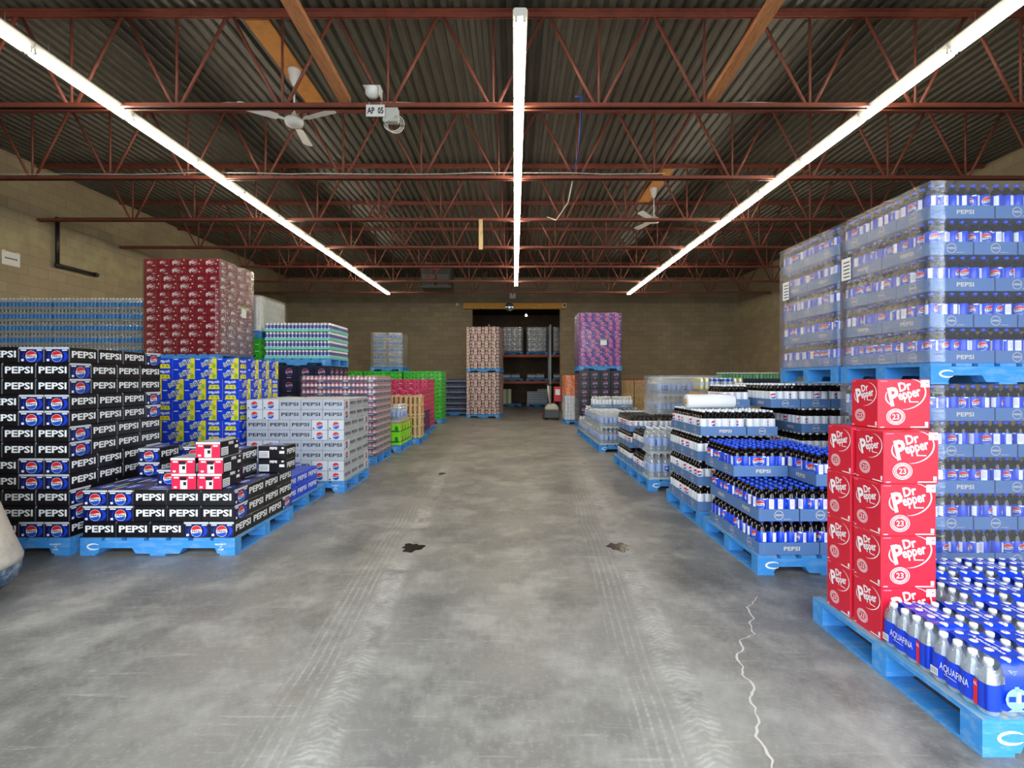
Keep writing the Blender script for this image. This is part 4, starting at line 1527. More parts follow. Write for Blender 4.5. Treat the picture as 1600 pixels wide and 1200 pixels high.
# pale wrapped load on green cartons
GX, GY = -4.70 - LW, 9.02
slab('bulk_bin', GX + 0.02, GY + 0.02, 0, GX + LW - 0.02, GY + LD - 0.02, 1.64, BIN, 'brown bulk bin under the green cartons behind the maroon stack', 'bulk bin')
stack(GX, GY, 1.642, 'green', [1, 1, 2, 2], ('front', 'right'), 'green_soda_carton', 'green soda carton', 'green load behind maroon stack')
zg = 1.642 + 4 * PH
P_at(-4.70, GY, zg + 0.002, 'blue pallet up under the pale wrapped load behind the maroon stack')
stack(GX, GY, zg + PALH + 0.002, 'pale', [2, 2, 1, 1, 2], ('front', 'right'), 'pale_soda_carton', 'pale carton under film', 'pale wrapped load')
film(GX - 0.008, GX + LW + 0.008, GY - 0.008, GY + LD + 0.008, zg + PALH + 0.02, zg + PALH + 5 * PH + 0.03, 'crumpled greyish stretch film round the pale load behind the maroon stack', mat_clear('grey film', (0.9, 0.9, 0.86), 0.12, 0.12, 0.8, (1, 1, 2), 0.14, 6), MATS['grey film'], 0.018)

# slim cans in mint trays over navy cases
def can_mesh(rad, h, body, band, n=10):
    pm = PM()
    pm.lathe([(rad * 0.8, 0, ALU), (rad, 0.008, body), (rad, h * 0.36, band), (rad, h * 0.74, body), (rad, h - 0.016, ALU), (rad * 0.82, h - 0.003, ALU), (rad * 0.80, h, ALU), (rad * 0.76, h - 0.004, ALU), (0.0, h - 0.004, ALU)], n)
    return pm.mesh('can')

def can_tray(name, label, group, me_tray, me_can, x, y, z, L, D, nl, nd, turned, sides):
    t = thing(name, label, 'can tray', (x, y, z), pi / 2 if turned else 0, group)
    put(me_tray, 'tray', t)
    for i in range(nl):
        for j in range(nd):
            front = (i == 0) if turned else (j == 0)
            right = (j == 0) if turned else (i == nl - 1)
            left = (j == nd - 1) if turned else (i == 0)
            if ('front' in sides and front) or ('right' in sides and right) or ('left' in sides and left):
                put(me_can, 'can', t, (-L / 2 + L * (i + 0.5) / nl, -D / 2 + D * (j + 0.5) / nd, 0.0045))
    return t

def loads_of_cans(name, adj, where, me_tray, me_can, x0, y0, z0, L, D, nx, ny, nl, nd, pitch_, layers, side):
    for li in range(layers):
        for i in range(nx):
            for j in range(ny):
                front, edge = j == 0, (i == nx - 1 if side == 'right' else i == 0)
                if not (front or edge):
                    continue
                k_ = i + 1 if front else j + 1
                fc = 'entrance face' if front else 'aisle face'
                sides = [s for s, q in (('front', front), (side, edge)) if q]
                can_tray(name, f'{adj}, {ORD[li + 1]} layer up, {ORD[k_]} along {fc} of {where}', f'{where} trays', me_tray, me_can, x0 + L * (i + 0.5) + 0.002 * i, y0 + D * (j + 0.5) + 0.002 * j, z0 + li * pitch_ + 0.001, L - 0.003, D - 0.003, nl, nd, False, sides)

MX, MY = -3.42 - 1.206, 9.06
def a_navy_case(pm, f, w, h):
    globe(pm, f, 0, 0.015, h * 0.26, 0.0008, True, MAROON, NAVY, LILAC)
    pm.rect(f, -w * 0.14, -h * 0.38, w * 0.14, -h * 0.33, LILAC)
    pm.rect(f, -w * 0.45, h * 0.42, w * 0.45, h * 0.45, GREYTXT, 0.0006)
ME['navy'] = carton('navy_case', 0.296, 0.25, 0.2475, M('navy case board', (20, 26, 58), 0.36), a_navy_case, a_navy_case)
pallet(MX - 0.008, MY - 0.01, 0, 'blue pallet under the navy cases behind the silver cartons')
for li in range(6):
    for i in range(4):
        tag(put(ME['navy'], 'navy_soda_case', None, (MX + 0.151 + i * 0.301, MY + 0.126, PALH + li * 0.2495)), f'navy soda case, {ORD[li + 1]} layer up, {ORD[i + 1]} across, below the mint can trays', 'soda case', 'navy cases under the mint can trays')
    for j in range(3):
        tag(put(ME['navy'], 'navy_soda_case', None, (MX + 0.151 + 3 * 0.301, MY + 0.126 + (j + 1) * 0.252, PALH + li * 0.2495)), f'navy soda case, {ORD[li + 1]} layer up, {ORD[j + 1]} back on aisle face, below mint can trays', 'soda case', 'navy cases under the mint can trays')
zm = PALH + 6 * 0.2495 + 0.003
pallet(MX - 0.008, MY - 0.01, zm, 'blue pallet under the mint trays of slim cans')
MT = tray_mesh(0.399, 0.249, 0.05, MINT, M('mint tray inside', (160, 220, 210), 0.6), None, None)
SLIM = can_mesh(0.0305, 0.156, M('white can', (216, 220, 226), 0.3, 0.3), M('violet can band', (104, 104, 168), 0.35, 0.3))
loads_of_cans('slim_can_tray', 'mint tray of slim cans', 'mint can load', MT, SLIM, MX, MY, zm + PALH, 0.402, 0.25, 3, 4, 6, 4, 0.166, 4, 'right')

# red cans in navy trays
NX_, NY_ = -2.255 - 1.206, 7.93
pallet(NX_ - 0.008, NY_ - 0.012, 0, 'blue pallet under the red cans in slate trays behind the silver cartons')
def a_can_tray(pm, f, w, h):
    pm.rect(f, -w * 0.3, -h * 0.2, w * 0.1, h * 0.2, MAROON, 0.0006)
    pm.rect(f, w * 0.2, -h * 0.1, w * 0.4, h * 0.2, SILVER_L, 0.0006)
NT_ = tray_mesh(0.399, 0.249, 0.045, M('slate can tray', (88, 94, 132), 0.55), SILVER_L, a_can_tray, a_can_tray)
RCAN = can_mesh(0.0325, 0.104, M('red can', (206, 46, 62), 0.3, 0.2), M('white can band', (226, 200, 206), 0.35, 0.2), 8)
loads_of_cans('red_can_tray', 'slate tray of red cans', 'red can load', NT_, RCAN, NX_, NY_, PALH, 0.402, 0.25, 3, 4, 6, 4, 0.109, 12, 'right')
film(NX_ - 0.006, NX_ + 1.214, NY_ - 0.006, NY_ + 1.012, PALH + 0.012, PALH + 12 * 0.109, 'stretch film round the red can load behind the silver cartons', mat_clear('can load film', (0.94, 0.93, 0.95), 0.03, 0.15, 0.5, (1, 1, 5), 0.08, 5), MATS['barely seen film'], 0.005)

# lime packs, water and wooden crates
HX, HY = -3.37, 9.30
pallet(HX - 0.01, HY - 0.02, 0, 'blue pallet under the lime packs and water bottles')
def a_lime(pm, f, w, h):
    pm.disc(f, -w * 0.2, h * 0.05, h * 0.2, h * 0.24, M('yellow print', (240, 214, 60), 0.4), 0.0008)
    pm.rect(f, -w * 0.46, -h * 0.28, w * 0.46, -h * 0.12, GREEN_D, 0.0006)
    pm.disc(f, w * 0.26, 0.0, h * 0.16, h * 0.3, GREEN_D, 0.001)
ME['lime'] = carton('lime_pack', 0.296, 0.246, 0.20, LIME, a_lime, a_lime)
for li in range(2):
    for i in range(4):
        tag(put(ME['lime'], 'lime_drink_pack', None, (HX + 0.15 + i * 0.3, HY + 0.125, PALH + li * 0.2015)), f'lime green drink pack, {ORD[li + 1]} layer up, {ORD[i + 1]} across beside the red can load', 'drink pack', 'lime packs')
    for j in range(3):
        tag(put(ME['lime'], 'lime_drink_pack', None, (HX + 0.15 + 0.9, HY + 0.125 + (j + 1) * 0.25, PALH + li * 0.2015)), f'lime green drink pack, {ORD[li + 1]} layer up, {ORD[j + 1]} back along the aisle', 'drink pack', 'lime packs')
pm = PM()
pm.box(-0.6, -0.49, 0, 0.6, 0.49, 0.035, KRAFT)
tag(pm.build('layer_board', None, (HX + 0.602, HY + 0.5, PALH + 0.404)), 'brown layer board on top of the lime packs', 'board')
for i in range(2):
    tray('water', HX + 0.42 + i * 0.52, HY + 0.18, PALH + 0.441, 0, f'tray of blue-label water bottles on the lime packs, {ORD[i + 1]} across', 'water trays on the lime packs', ('front', 'right') if i == 1 else ('front',))
tray('water', HX + 0.94, HY + 0.53, PALH + 0.441, 0, 'tray of blue-label water bottles on the lime packs, in the rear row', 'water trays on the lime packs', ('front', 'right'))

def wood_crate(x, y, z, w, d, h, label, n=7, group='slatted wooden crates'):
    t = thing('wooden_crate', label, 'wooden crate', (x, y, z), 0, group)
    pm = PM()
    sw = w / n
    g = sw * 0.22
    for yy, nm in ((-d / 2, 'front_slats'), (d / 2 - 0.014, 'back_slats')):
        pm = PM()
        for i in range(n):
            pm.box(-w / 2 + i * sw + g, yy, 0, -w / 2 + (i + 1) * sw - g, yy + 0.014, h, WOOD)
        pm.build(nm, t)
    for zz in (0.04 * h, 0.5 * h, 0.92 * h):
        pm = PM()
        pm.box(-w / 2, -d / 2 + 0.0145, zz, w / 2, d / 2 - 0.0145, zz + 0.035, WOOD)
        pm.build('rail', t)
    return t

pallet(-3.25, 10.42, 0, 'blue pallet under the upright wooden crates', 1.219, 0.9)
for i in range(3):
    wood_crate(-2.97 + i * 0.40, 10.62, PALH, 0.38, 0.34, 0.46, f'pale slatted wooden crate, lower row, {ORD[i + 1]} across beside the crimson cartons', 4)
    wood_crate(-2.97 + i * 0.40, 10.62, PALH + 0.462, 0.38, 0.34, 0.44, f'pale slatted wooden crate, upper row, {ORD[i + 1]} across beside the crimson cartons', 4)

# crimson cartons, two pallets deep
for q, (yy, n, ks) in enumerate(((11.5, 8, None), (12.6, 10, None))):
    xr = -2.16 - q * 0.06
    nm = ('nearer crimson stack', 'farther crimson stack')[q]
    P_at(xr, yy, 0, f'blue pallet under the {nm}')
    low = 4 if q == 0 else 0
    stack(xr - LW, yy, PALH, ['grape'] * low + ['crimson'] * (n - low), B[:n], ('front', 'right'), ['grape_soda_carton'] * low + ['crimson_soda_carton'] * (n - low), ['dark purple carton'] * low + ['crimson carton'] * (n - low), nm)
# green wall of cartons
for q in range(3):
    xr = -2.28 - q * 1.235
    nm = ('green stack at the aisle', 'middle green stack', 'green stack toward the wall')[q]
    P_at(xr, 15.3, 0, f'blue pallet under the {nm}')
    stack(xr - LW, 15.3, PALH, 'green', B, ('front', 'right') if q == 0 else ('front',), 'green_soda_carton', 'green carton', nm)
zz = PALH + 12 * PH + 0.002
pallet(-4.52, 15.32, zz, 'blue pallet under the wrapped bottles on top of the green stacks', 1.02, 0.95)
for li in range(5):
    for i in range(2):
        tray('small_water', -4.50 + 0.245 + i * 0.50, 15.50, zz + PALH + 0.001 + li * 0.2145, 0, f'tray of clear bottles, {ORD[li + 1]} layer up, {ORD[i + 1]} across, on top of the green stacks', 'wrapped bottles on the green stacks', ('front', 'right') if i else ('front',))
film(-4.50, -3.54, 15.33, 16.2, zz + PALH + 0.012, zz + PALH + 1.08, 'hazy stretch film round the bottles on top of the green stacks', FILM, mat_clear('hazy film', (0.92, 0.93, 0.94), 0.08, 0.12, 0.6, (1, 1, 4), 0.12, 5), 0.01)
# navy cans beyond
pallet(-2.93, 18.85, 0, 'blue pallet under the navy cans by the back wall')
VT = tray_mesh(0.399, 0.249, 0.05, M('navy can tray', (24, 28, 60), 0.5), NAVY, None, None)
VC = can_mesh(0.0325, 0.205, M('navy can', (26, 32, 84), 0.3, 0.3), M('silver can band', (150, 160, 190), 0.35, 0.3), 8)
loads_of_cans('navy_can_tray', 'navy tray of cans', 'the navy can load', VT, VC, -2.925, 18.87, PALH, 0.402, 0.25, 3, 4, 6, 4, 0.215, 6, 'right')
# two-high cherry cartons in front of the opening
for q in range(2):
    zb = q * (PALH + 12 * PH + 0.004)
    w = ('lower', 'upper')[q]
    t = pallet(-1.69, 17.62, zb, f'blue pallet under the {w} cherry carton load at the store room opening', 1.219, 1.016, -0.12)
    stack(-1.68, 17.63, zb + PALH, 'cherry', B, ('front', 'right'), 'cherry_soda_carton', 'red and tan cherry carton', f'{w} cherry load', rz=-0.12)

# ------------------------------------------------------------------ far loads on the bottle side
for q, (nm, kind) in enumerate((('lower black case load', 'zerocase'), ('upper purple load', 'purple'))):
    if q == 0:
        pallet(1.82, 13.88, 0, 'blue pallet under the black cases below the purple load')
        ME['zerocase'] = carton('black_case', 0.296, 0.25, 0.2475, M('charcoal case board', (40, 40, 52), 0.36), a_navy_case, a_navy_case)
        for li in range(6):
            for i in range(4):
                tag(put(ME['zerocase'], 'black_soda_case', None, (1.982 + i * 0.301, 14.02, PALH + li * 0.2495)), f'black soda case, {ORD[li + 1]} layer up, {ORD[i + 1]} across below the purple load', 'soda case', 'black cases below the purple load')
            for j in range(3):
                tag(put(ME['zerocase'], 'black_soda_case', None, (1.982, 14.02 + (j + 1) * 0.252, PALH + li * 0.2495)), f'black soda case, {ORD[li + 1]} layer up, {ORD[j + 1]} back on aisle face below purple load', 'soda case', 'black cases below the purple load')
    else:
        zq = PALH + 6 * 0.2495 + 0.003
        pallet(1.82, 13.88, zq, 'blue pallet under the purple cartons')
        stack(1.83, 13.89, zq + PALH, 'purple', B, ('front', 'left'), 'purple_soda_carton', 'purple soda carton', 'purple load')
        film(1.822, 1.836 + LW, 13.882, 13.9 + LD, zq + PALH + 0.012, zq + PALH + 12 * PH, 'glossy stretch film round the purple carton load', mat_clear('purple load film', (0.95, 0.95, 0.98), 0.06, 0.12, 0.7, (1, 1, 6), 0.05, 4), MATS['barely seen film'], 0.006)
        pm = PM()
        pm.box(-0.09, -0.001, -0.09, 0.09, 0.001, 0.09, WHITE)
        pm.box(-0.09, -0.0014, 0.05, 0.09, -0.001, 0.09, TEALBAND)
        tag(pm.build('shipping_label', None, (2.52, 13.862, 2.45)), 'white and teal shipping label on the purple load', 'label')
# orange cartons
pallet(1.56, 15.18, 0, 'blue pallet under the orange cartons')
kk = ['cherry'] * 6 + ['orange'] * 6
stack(1.57, 15.19, PALH, ['pale'] * 6 + ['orange'] * 5, B[:11], ('front', 'left'), ['pale_soda_carton'] * 6 + ['orange_soda_carton'] * 5, ['pale carton'] * 6 + ['orange carton'] * 5, 'orange load')
# slatted crates and red cartons by the back wall
for i in range(4):
    for k_ in range(3):
        wood_crate(3.42 + i * 0.44, 15.2, k_ * 0.452, 0.42, 0.6, 0.45, f'slatted wooden crate by the back wall, {ORD[k_ + 1]} up, {ORD[i + 1]} across', 8)
slab('bulk_bin', 3.96, 17.01, 0, 3.95 + LW, 17.0 + LD, 1.13, BIN, 'brown bulk bin under the red cartons near the back wall', 'bulk bin')
ME['red'] = carton('red_carton', CL, CE, CH, M('bright red carton', (196, 30, 40), 0.38), a_pepper_long, a_pepper_end)
stack(3.96, 17.01, 1.132, 'red', B[:2], ('front', 'left'), 'red_soda_carton', 'bright red carton', 'red stack near back wall')
# clear bottle loads along the aisle
def water_load(x0, y0, n, where, nx=2, kind='water', side='left', ph_=0.322, extra=0.0, W=1.06, D=1.04, rows_=3, z=PALH):
    me, nm, L, D_, nl, nd, t0 = TRM[kind]
    for li in range(n):
        for i in range(nx):
            tray(kind, x0 + 0.01 + L / 2 + i * (L + 0.006), y0 + 0.012 + D_ / 2, z + li * ph_ + 0.001, 0, f'clear bottle pack, {ORD[li + 1]} layer up, {ORD[i + 1]} across, {where}', f'clear bottles {where}', 'all' if li == n - 1 else ('front', 'left') if i == 0 else ('front',))
        for j in range(1, rows_):
            tray(kind, x0 + 0.01 + L / 2, y0 + 0.012 + D_ / 2 + j * (D_ + 0.006), z + li * ph_ + 0.001, 0, f'clear bottle pack, {ORD[li + 1]} layer up, {ORD[j + 1]} back, {where}', f'clear bottles {where}', 'all' if li == n - 1 else ('left',))
pallet(1.66, 6.08, 0, 'blue pallet under clear bottle packs, next beyond the open cola stack', 1.07, 1.04)
water_load(1.67, 6.085, 2, 'beyond the open cola stack', rows_=1)
# cola trays behind them on the same pallet
y = 6.46
for li in range(2):
    for k_ in range(2):
        tray('zero', 1.69 + TPL / 2, y + TPD * (k_ + 0.5), PALH + li * 0.322 + 0.001 + 0.0, 0, f'cola tray behind the clear bottle packs, {ORD[li + 1]} layer up, {ORD[k_ + 1]} back', 'cola trays on the clear bottle pallet', 'all' if li else ('left',))
pallet(1.66, 7.16, 0, 'blue pallet second beyond the open cola stack', 1.07, 1.04)
for li in range(3):
    for k_ in range(3):
        tray('zero', 1.69 + TPL / 2, 7.20 + TPD * (k_ + 0.5), PALH + li * TPH + 0.001, 0, f'cola tray on the second pallet beyond the open stack, {ORD[li + 1]} up, {ORD[k_ + 1]} back', 'cola trays on the second pallet', 'all' if li == 2 else ('front', 'left'))
for k_ in range(2):
    tray('zero', 2.135 + TPD * (k_ + 0.5), 7.20 + TPL / 2, PALH + 2 * TPH + 0.001, 1, f'cola tray inner row of the second pallet, {ORD[k_ + 1]} across', 'cola trays on the second pallet', 'all')
    slab('bulk_bin', 2.14 + TPD * k_, 7.21, PALH, 2.125 + TPD * (k_ + 1), 7.62, PALH + 2 * TPH - 0.002, BIN, f'small brown bin under the inner cola trays, {ORD[k_ + 1]} from the aisle', 'bulk bin')
# a tall wrapped tower of clear bottles farther in
pallet(2.38, 8.24, 0, 'blue pallet under the tower of clear bottles', 1.07, 1.04)
water_load(2.39, 8.25, 4, 'in the tower', rows_=2)
film(2.385, 3.435, 8.252, 8.97, PALH + 0.02, PALH + 4 * 0.322 + 0.03, 'loose crinkled film round the tower of clear bottles', MATS['hazy film'], MATS['hazy film'], 0.014)
# the clear bottle loads
for q, (yy, n) in enumerate(((9.32, 2), (10.42, 2), (11.52, 1))):
    w = ('first pallet past the cola trays', 'second pallet past the cola trays', 'third pallet past the cola trays')[q]
    pallet(1.61, yy, 0, f'blue pallet under clear bottles, {w}', 1.07, 1.04)
    water_load(1.62, yy, n, w, rows_=3)
for i in range(2):
    tray('white', 1.66 + TL / 2 + i * 0.44, 10.42 + 0.16, PALH + 2 * 0.322 + 0.001, 0, f'tray of white-label bottles on the clear bottle load, {ORD[i + 1]} across', 'white-label trays', 'all')
# colourful cans and green bottles peeking over the cola trays
slab('bulk_bin', 2.16, 5.70, 0, 2.72, 6.04, 1.24, BIN, 'brown bulk bin behind the white-label cola trays', 'bulk bin')
ET = tray_mesh(0.26, 0.26, 0.03, M('grey can tray', (120, 128, 140), 0.5), SILVER_L, None, None)
EC = [can_mesh(0.0285, 0.16, M('yellow can', (222, 206, 120), 0.3, 0.4), SILVER, 10), can_mesh(0.0285, 0.16, M('blue can', (40, 80, 180), 0.3, 0.4), SILVER, 10)]
for i in range(2):
    t = thing('energy_can_tray', f'grey tray of tall yellow and blue cans, {ORD[i + 1]} across on the bin', 'can tray', (2.30 + i * 0.275, 5.87, 1.241), 0, 'tall can trays')
    put(ET, 'tray', t)
    for a in range(4):
        for b in range(4):
            put(EC[(a // 2 + i) % 2], 'can', t, (-0.09 + 0.06 * a, -0.09 + 0.06 * b, 0.0045))
slab('bulk_bin', 3.82, 9.05, 0, 4.98, 9.75, 1.30, BIN, 'brown bulk bin under the green bottles', 'bulk bin')
for i in range(3):
    tray('green', 4.02 + i * 0.377, 9.25, 1.301, 0, f'dark tray of small green bottles, {ORD[i + 1]} across on the far bin', 'green bottle trays', 'all')
# three more cartons standing on the clear bottles

# ------------------------------------------------------------------ forklift at the edge of the picture
t = thing('forklift', 'dirty cream and blue forklift tail parked before the tall black carton stack', 'forklift', (-3.90, 2.80, 0))
def squircle(a, b, z, n=36, p=3.2):
    out = []
    for i in range(n):
        q = 2 * pi * i / n
        c, s_ = cos(q), sin(q)
        out.append((a * (abs(c) ** (2 / p)) * (1 if c > 0 else -1), b * (abs(s_) ** (2 / p)) * (1 if s_ > 0 else -1), z))
    return out
def lofted(secs, mat):
    pm = PM()
    rings = [pm.vs(squircle(*s_)) for s_ in secs]
    n = 36
    for a, b in zip(rings, rings[1:]):
        for i in range(n):
            j = (i + 1) % n
            pm.face((a + i, a + j, b + j, b + i), mat, True)
    pm.face([rings[0] + i for i in range(n)][::-1], mat)
    pm.face([rings[-1] + i for i in range(n)], mat)
    return pm
lofted([(0.56, 0.47, 0.03), (0.68, 0.56, 0.06), (0.735, 0.60, 0.12), (0.742, 0.605, 0.205)], FORK_B).build('bumper_band', t)
lofted([(0.744, 0.608, 0.206), (0.748, 0.61, 0.24), (0.705, 0.58, 0.36), (0.64, 0.54, 0.56), (0.54, 0.48, 0.84), (0.44, 0.42, 1.0), (0.38, 0.38, 1.04)], FORK).build('counterweight', t)
pm = PM()
pm.box(0.18, -0.56, 0.30, 0.24, -0.55, 0.33, M('yellow decal', (230, 190, 30), 0.5))
pm.build('decal', t)
for s_ in (-1, 1):
    pm = PM()
    pm.lathe([(0.10, -0.08, GALV), (0.17, -0.08, RUBBER), (0.20, -0.06, RUBBER), (0.20, 0.06, RUBBER), (0.17, 0.08, GALV), (0.10, 0.08, GALV)], 20, (s_ * 0.42, 0.15, 0.2005), True, 'x')
    pm.build('wheel', t)
for x in (-0.4, 0.4):
    pm = PM()
    pm.tube([(x, 0.3, 1.0), (x, 0.36, 2.05)], 0.035, 8, PIPE)
    pm.build('guard_post', t)
pm = PM()
for i in range(5):
    pm.box(-0.45, 0.33 - i * 0.2, 2.05, 0.45, 0.36 - i * 0.2, 2.09, PIPE)
pm.box(-0.45, -0.5, 2.05, -0.41, 0.36, 2.09, PIPE)
pm.box(0.41, -0.5, 2.05, 0.45, 0.36, 2.09, PIPE)
pm.build('overhead_guard', t)

# ------------------------------------------------------------------ ceiling fans
def fan(x, y, label, rz):
    t = thing('ceiling_fan', label, 'ceiling fan', (x, y, 0), rz, 'white ceiling fans')
    pm = PM()
    pm.lathe([(0.02, 5.46, WHITE_P), (0.05, 5.52, WHITE_P), (0.085, 5.66, WHITE_P), (0.085, 5.685, WHITE_P)], 16)
    pm.build('canopy', t)
    pm = PM()
    pm.tube([(0, 0, 5.06), (0, 0, 5.47)], 0.013, 8, WHITE_P)
    pm.build('downrod', t)
    pm = PM()
    pm.lathe([(0.05, 4.90, WHITE_P), (0.11, 4.915, WHITE_P), (0.125, 4.95, WHITE_P), (0.125, 4.985, WHITE_P), (0.10, 5.01, WHITE_P), (0.04, 5.02, WHITE_P), (0.035, 5.07, WHITE_P), (0.018, 5.09, WHITE_P)], 20)
    pm.build('motor', t)
    for k_ in range(3):
        pm = PM()
        a = pi / 2 + k_ * 2 * pi / 3
        c, s_ = cos(a), sin(a)
        ol = [(0.12, -0.02), (0.2, -0.022), (0.22, -0.06), (0.66, -0.075), (0.70, -0.05), (0.71, 0.0), (0.70, 0.05), (0.66, 0.07), (0.22, 0.055), (0.2, 0.022), (0.12, 0.02)]
        n = len(ol)
        P = lambda q, dz: (q[0] * c - q[1] * s_, q[0] * s_ + q[1] * c, 4.965 + q[1] * 0.22 + dz)
        a0 = pm.vs([P(q, 0) for q in ol])
        a1 = pm.vs([P(q, 0.006) for q in ol])
        pm.face([a0 + i for i in range(n)][::-1], WHITE_P)
        pm.face([a1 + i for i in range(n)], WHITE_P)
        for i in range(n):
            j = (i + 1) % n
            pm.face((a0 + i, a0 + j, a1 + j, a1 + i), WHITE_P)
        pm.build('blade', t)
    return t
fan(-3.06, 6.80, 'dusty white ceiling fan nearer the entrance, above the black cartons side', radians(8))
fan(3.13, 11.0, 'white ceiling fan farther in, above the bottle side', radians(20))

def board(name, label, cat, x0, y0, z0, x1, y1, z1, mat, rx=0.0):
    pm = PM()
    hx, hy, hz = (x1 - x0) / 2, (y1 - y0) / 2, (z1 - z0) / 2
    pm.cbox(-hx, -hy, -hz, hx, hy, hz, 0.004, mat)
    o = pm.build(name, None, ((x0 + x1) / 2, (y0 + y1) / 2, (z0 + z1) / 2))
    o.rotation_euler = (rx, 0, 0)
    return tag(o, label, cat)
board('mounting_board', 'orange plywood board under the deck carrying the nearer ceiling fan', 'board', -3.24, 5.86, 5.686, -2.96, 7.77, 5.722, PLY)
board('mounting_board', 'plywood board under the deck carrying the farther ceiling fan', 'board', 3.0, 9.98, 5.686, 3.27, 11.9, 5.722, PLY)
board('lumber', 'reddish timber lying on the first joist beside the nearer fan', 'timber', -2.08, 3.6, 4.73, -1.94, 5.82, 4.79, LUMBER, radians(-3.0))
board('lumber', 'reddish timber lying on the first joist on the bottle side', 'timber', 2.27, 3.6, 4.73, 2.40, 5.82, 4.79, LUMBER, radians(-3.0))
board('hanging_batten', 'pale batten hanging from a joist beside the middle light row', 'timber', -0.72, 9.84, 4.0, -0.64, 9.868, 4.61, WOOD)

# sign, camera and cables on the first joist
t = thing('hanging_sign', 'white sign reading AP 05 hanging from the first joist', 'sign', (-1.62, 5.70, 4.515))
pm = PM()
pm.box(-0.108, -0.004, -0.068, 0.108, 0.004, 0.068, WHITE_P)
f = lambda u, v, o: (u, -0.004 - o, v)
pm.text(f, 'AP  05', 0, 0, 0.078, BLACK, 0.001, 0.03, w=0.19)
pm.build('sign_plate', t)
for x in (-0.07, 0.07):
    pm = PM()
    pm.box(x - 0.008, -0.002, 0.068, x + 0.008, 0.002, 0.10, GALV)
    pm.build('hook', t)
t = thing('wireless_access_point', 'white dome device on a bracket above the hanging sign', 'access point', (-1.64, 5.66, 4.66))
pm = PM()
pm.box(-0.10, -0.05, 0.095, 0.10, 0.08, 0.10, WHITE_P)
pm.box(0.085, -0.05, -0.012, 0.095, 0.07, 0.095, WHITE_P)
pm.build('bracket', t)
pm = PM()
pm.lathe([(0.0, -0.008, WHITE_P), (0.05, 0.0, WHITE_P), (0.08, 0.035, WHITE_P), (0.085, 0.092, WHITE_P), (0.085, 0.094, WHITE_P)], 20, (-0.01, 0.02, 0))
pm.build('dome', t)
t = thing('junction_box', 'pale junction box with looped cables beside the hanging sign', 'junction box', (-1.46, 5.79, 4.40))
pm = PM()
pm.cbox(-0.09, -0.05, 0.02, 0.09, 0.05, 0.183, 0.01, M('grey box enamel', (188, 190, 184), 0.5))
pm.build('box', t)
for k_ in range(3):
    pm = PM()
    pts = [(0.03 + k_ * 0.02 + 0.10 * sin(a_ * pi / 8), -0.055 - 0.004 * k_, -0.03 + (0.075 + 0.015 * k_) * cos(a_ * pi / 8)) for a_ in range(17)]
    pm.tube(pts, 0.005, 6, CABLE_W)
    pm.build('cable_loop', t)

def cable(label, pts, r, mat):
    pm = PM()
    pm.tube(pts, r, 6, mat)
    return tag(pm.build('cable'), label, 'cable')
def sag(x0, x1, y, z, n, amp, seed):
    r = random.Random(seed)
    out = []
    for i in range(n + 1):
        out.append((x0 + (x1 - x0) * i / n, y, z + (amp * r.uniform(-1, 1) if 0 < i < n else 0)))
    return out
cable('white cable tied along the far side of the first joist', sag(-8.5, 8.0, 5.87, 4.69, 26, 0.022, 3), 0.006, CABLE_W)
cable('white cable lying along the second joist', sag(-8.6, 2.4, 7.80, 4.668, 22, 0.016, 4), 0.006, CABLE_W)
cable('blue cable strung from the first joist to the second beside the middle lights', [(0.72, 5.80, 4.74), (0.80, 5.82, 4.75), (0.86, 6.4, 4.64), (0.92, 7.1, 4.63), (0.95, 7.83, 4.72)], 0.012, CABLE_B)
cable('pale cable drooping from the second joist to the third beside the middle lights', [(0.95, 7.85, 4.67), (0.92, 8.4, 4.42), (0.78, 9.2, 4.38), (0.66, 9.86, 4.66)], 0.009, CABLE_W)

# ------------------------------------------------------------------ wall fittings
t = thing('drain_pipe', 'black pipe running along the block wall and over beside a joist', 'pipe', (0, 0, 0))
for nm, pts in (('pipe_run', [(-9.58, 10.26, 4.74), (-6.2, 10.26, 4.74)]), ('downpipe', [(-9.58, 10.26, 4.74), (-9.58, 10.26, 3.78)]), ('wall_run', [(-9.58, 10.26, 3.78), (-9.58, 11.2, 3.78)])):
    pm = PM()
    pm.tube(pts, 0.038, 10, PIPE)
    pm.build(nm, t)
for p in ((-9.58, 10.26, 4.74), (-9.58, 10.26, 3.78)):
    pm = PM()
    pm.lathe([(0.02, -0.05, PIPE), (0.05, -0.035, PIPE), (0.05, 0.035, PIPE), (0.02, 0.05, PIPE)], 12, p)
    pm.build('elbow', t)
pm = PM()
pm.lathe([(0.03, -0.04, PIPE), (0.052, -0.035, PIPE), (0.052, 0.03, PIPE), (0.03, 0.03, PIPE)], 12, (-9.58, 11.2, 3.78), True, 'y')
pm.build('flange', t)
pm = PM()
pm.tube([(-9.655, 10.7, 3.78), (-9.58, 10.7, 3.78)], 0.012, 6, PIPE)
pm.build('pipe_bracket', t)
t = thing('wall_notice', 'white paper notice taped to the block wall above the water bottles', 'notice', (XL + 0.004, 9.4, 3.70))
pm = PM()
pm.box(-0.002, -0.17, -0.13, 0.002, 0.17, 0.13, WHITE_P)
for i in range(6):
    pm.box(0.002, -0.115 + i * 0.04, -0.012, 0.003, -0.085 + i * 0.04, 0.016, GREYTXT)
pm.build('sheet', t)
for s_ in (-1, 1):
    pm = PM()
    pm.box(0.002, s_ * 0.13 - 0.03, 0.11, 0.0035, s_ * 0.13 + 0.03, 0.15, M('masking tape', (214, 206, 180), 0.6))
    pm.build('tape', t)

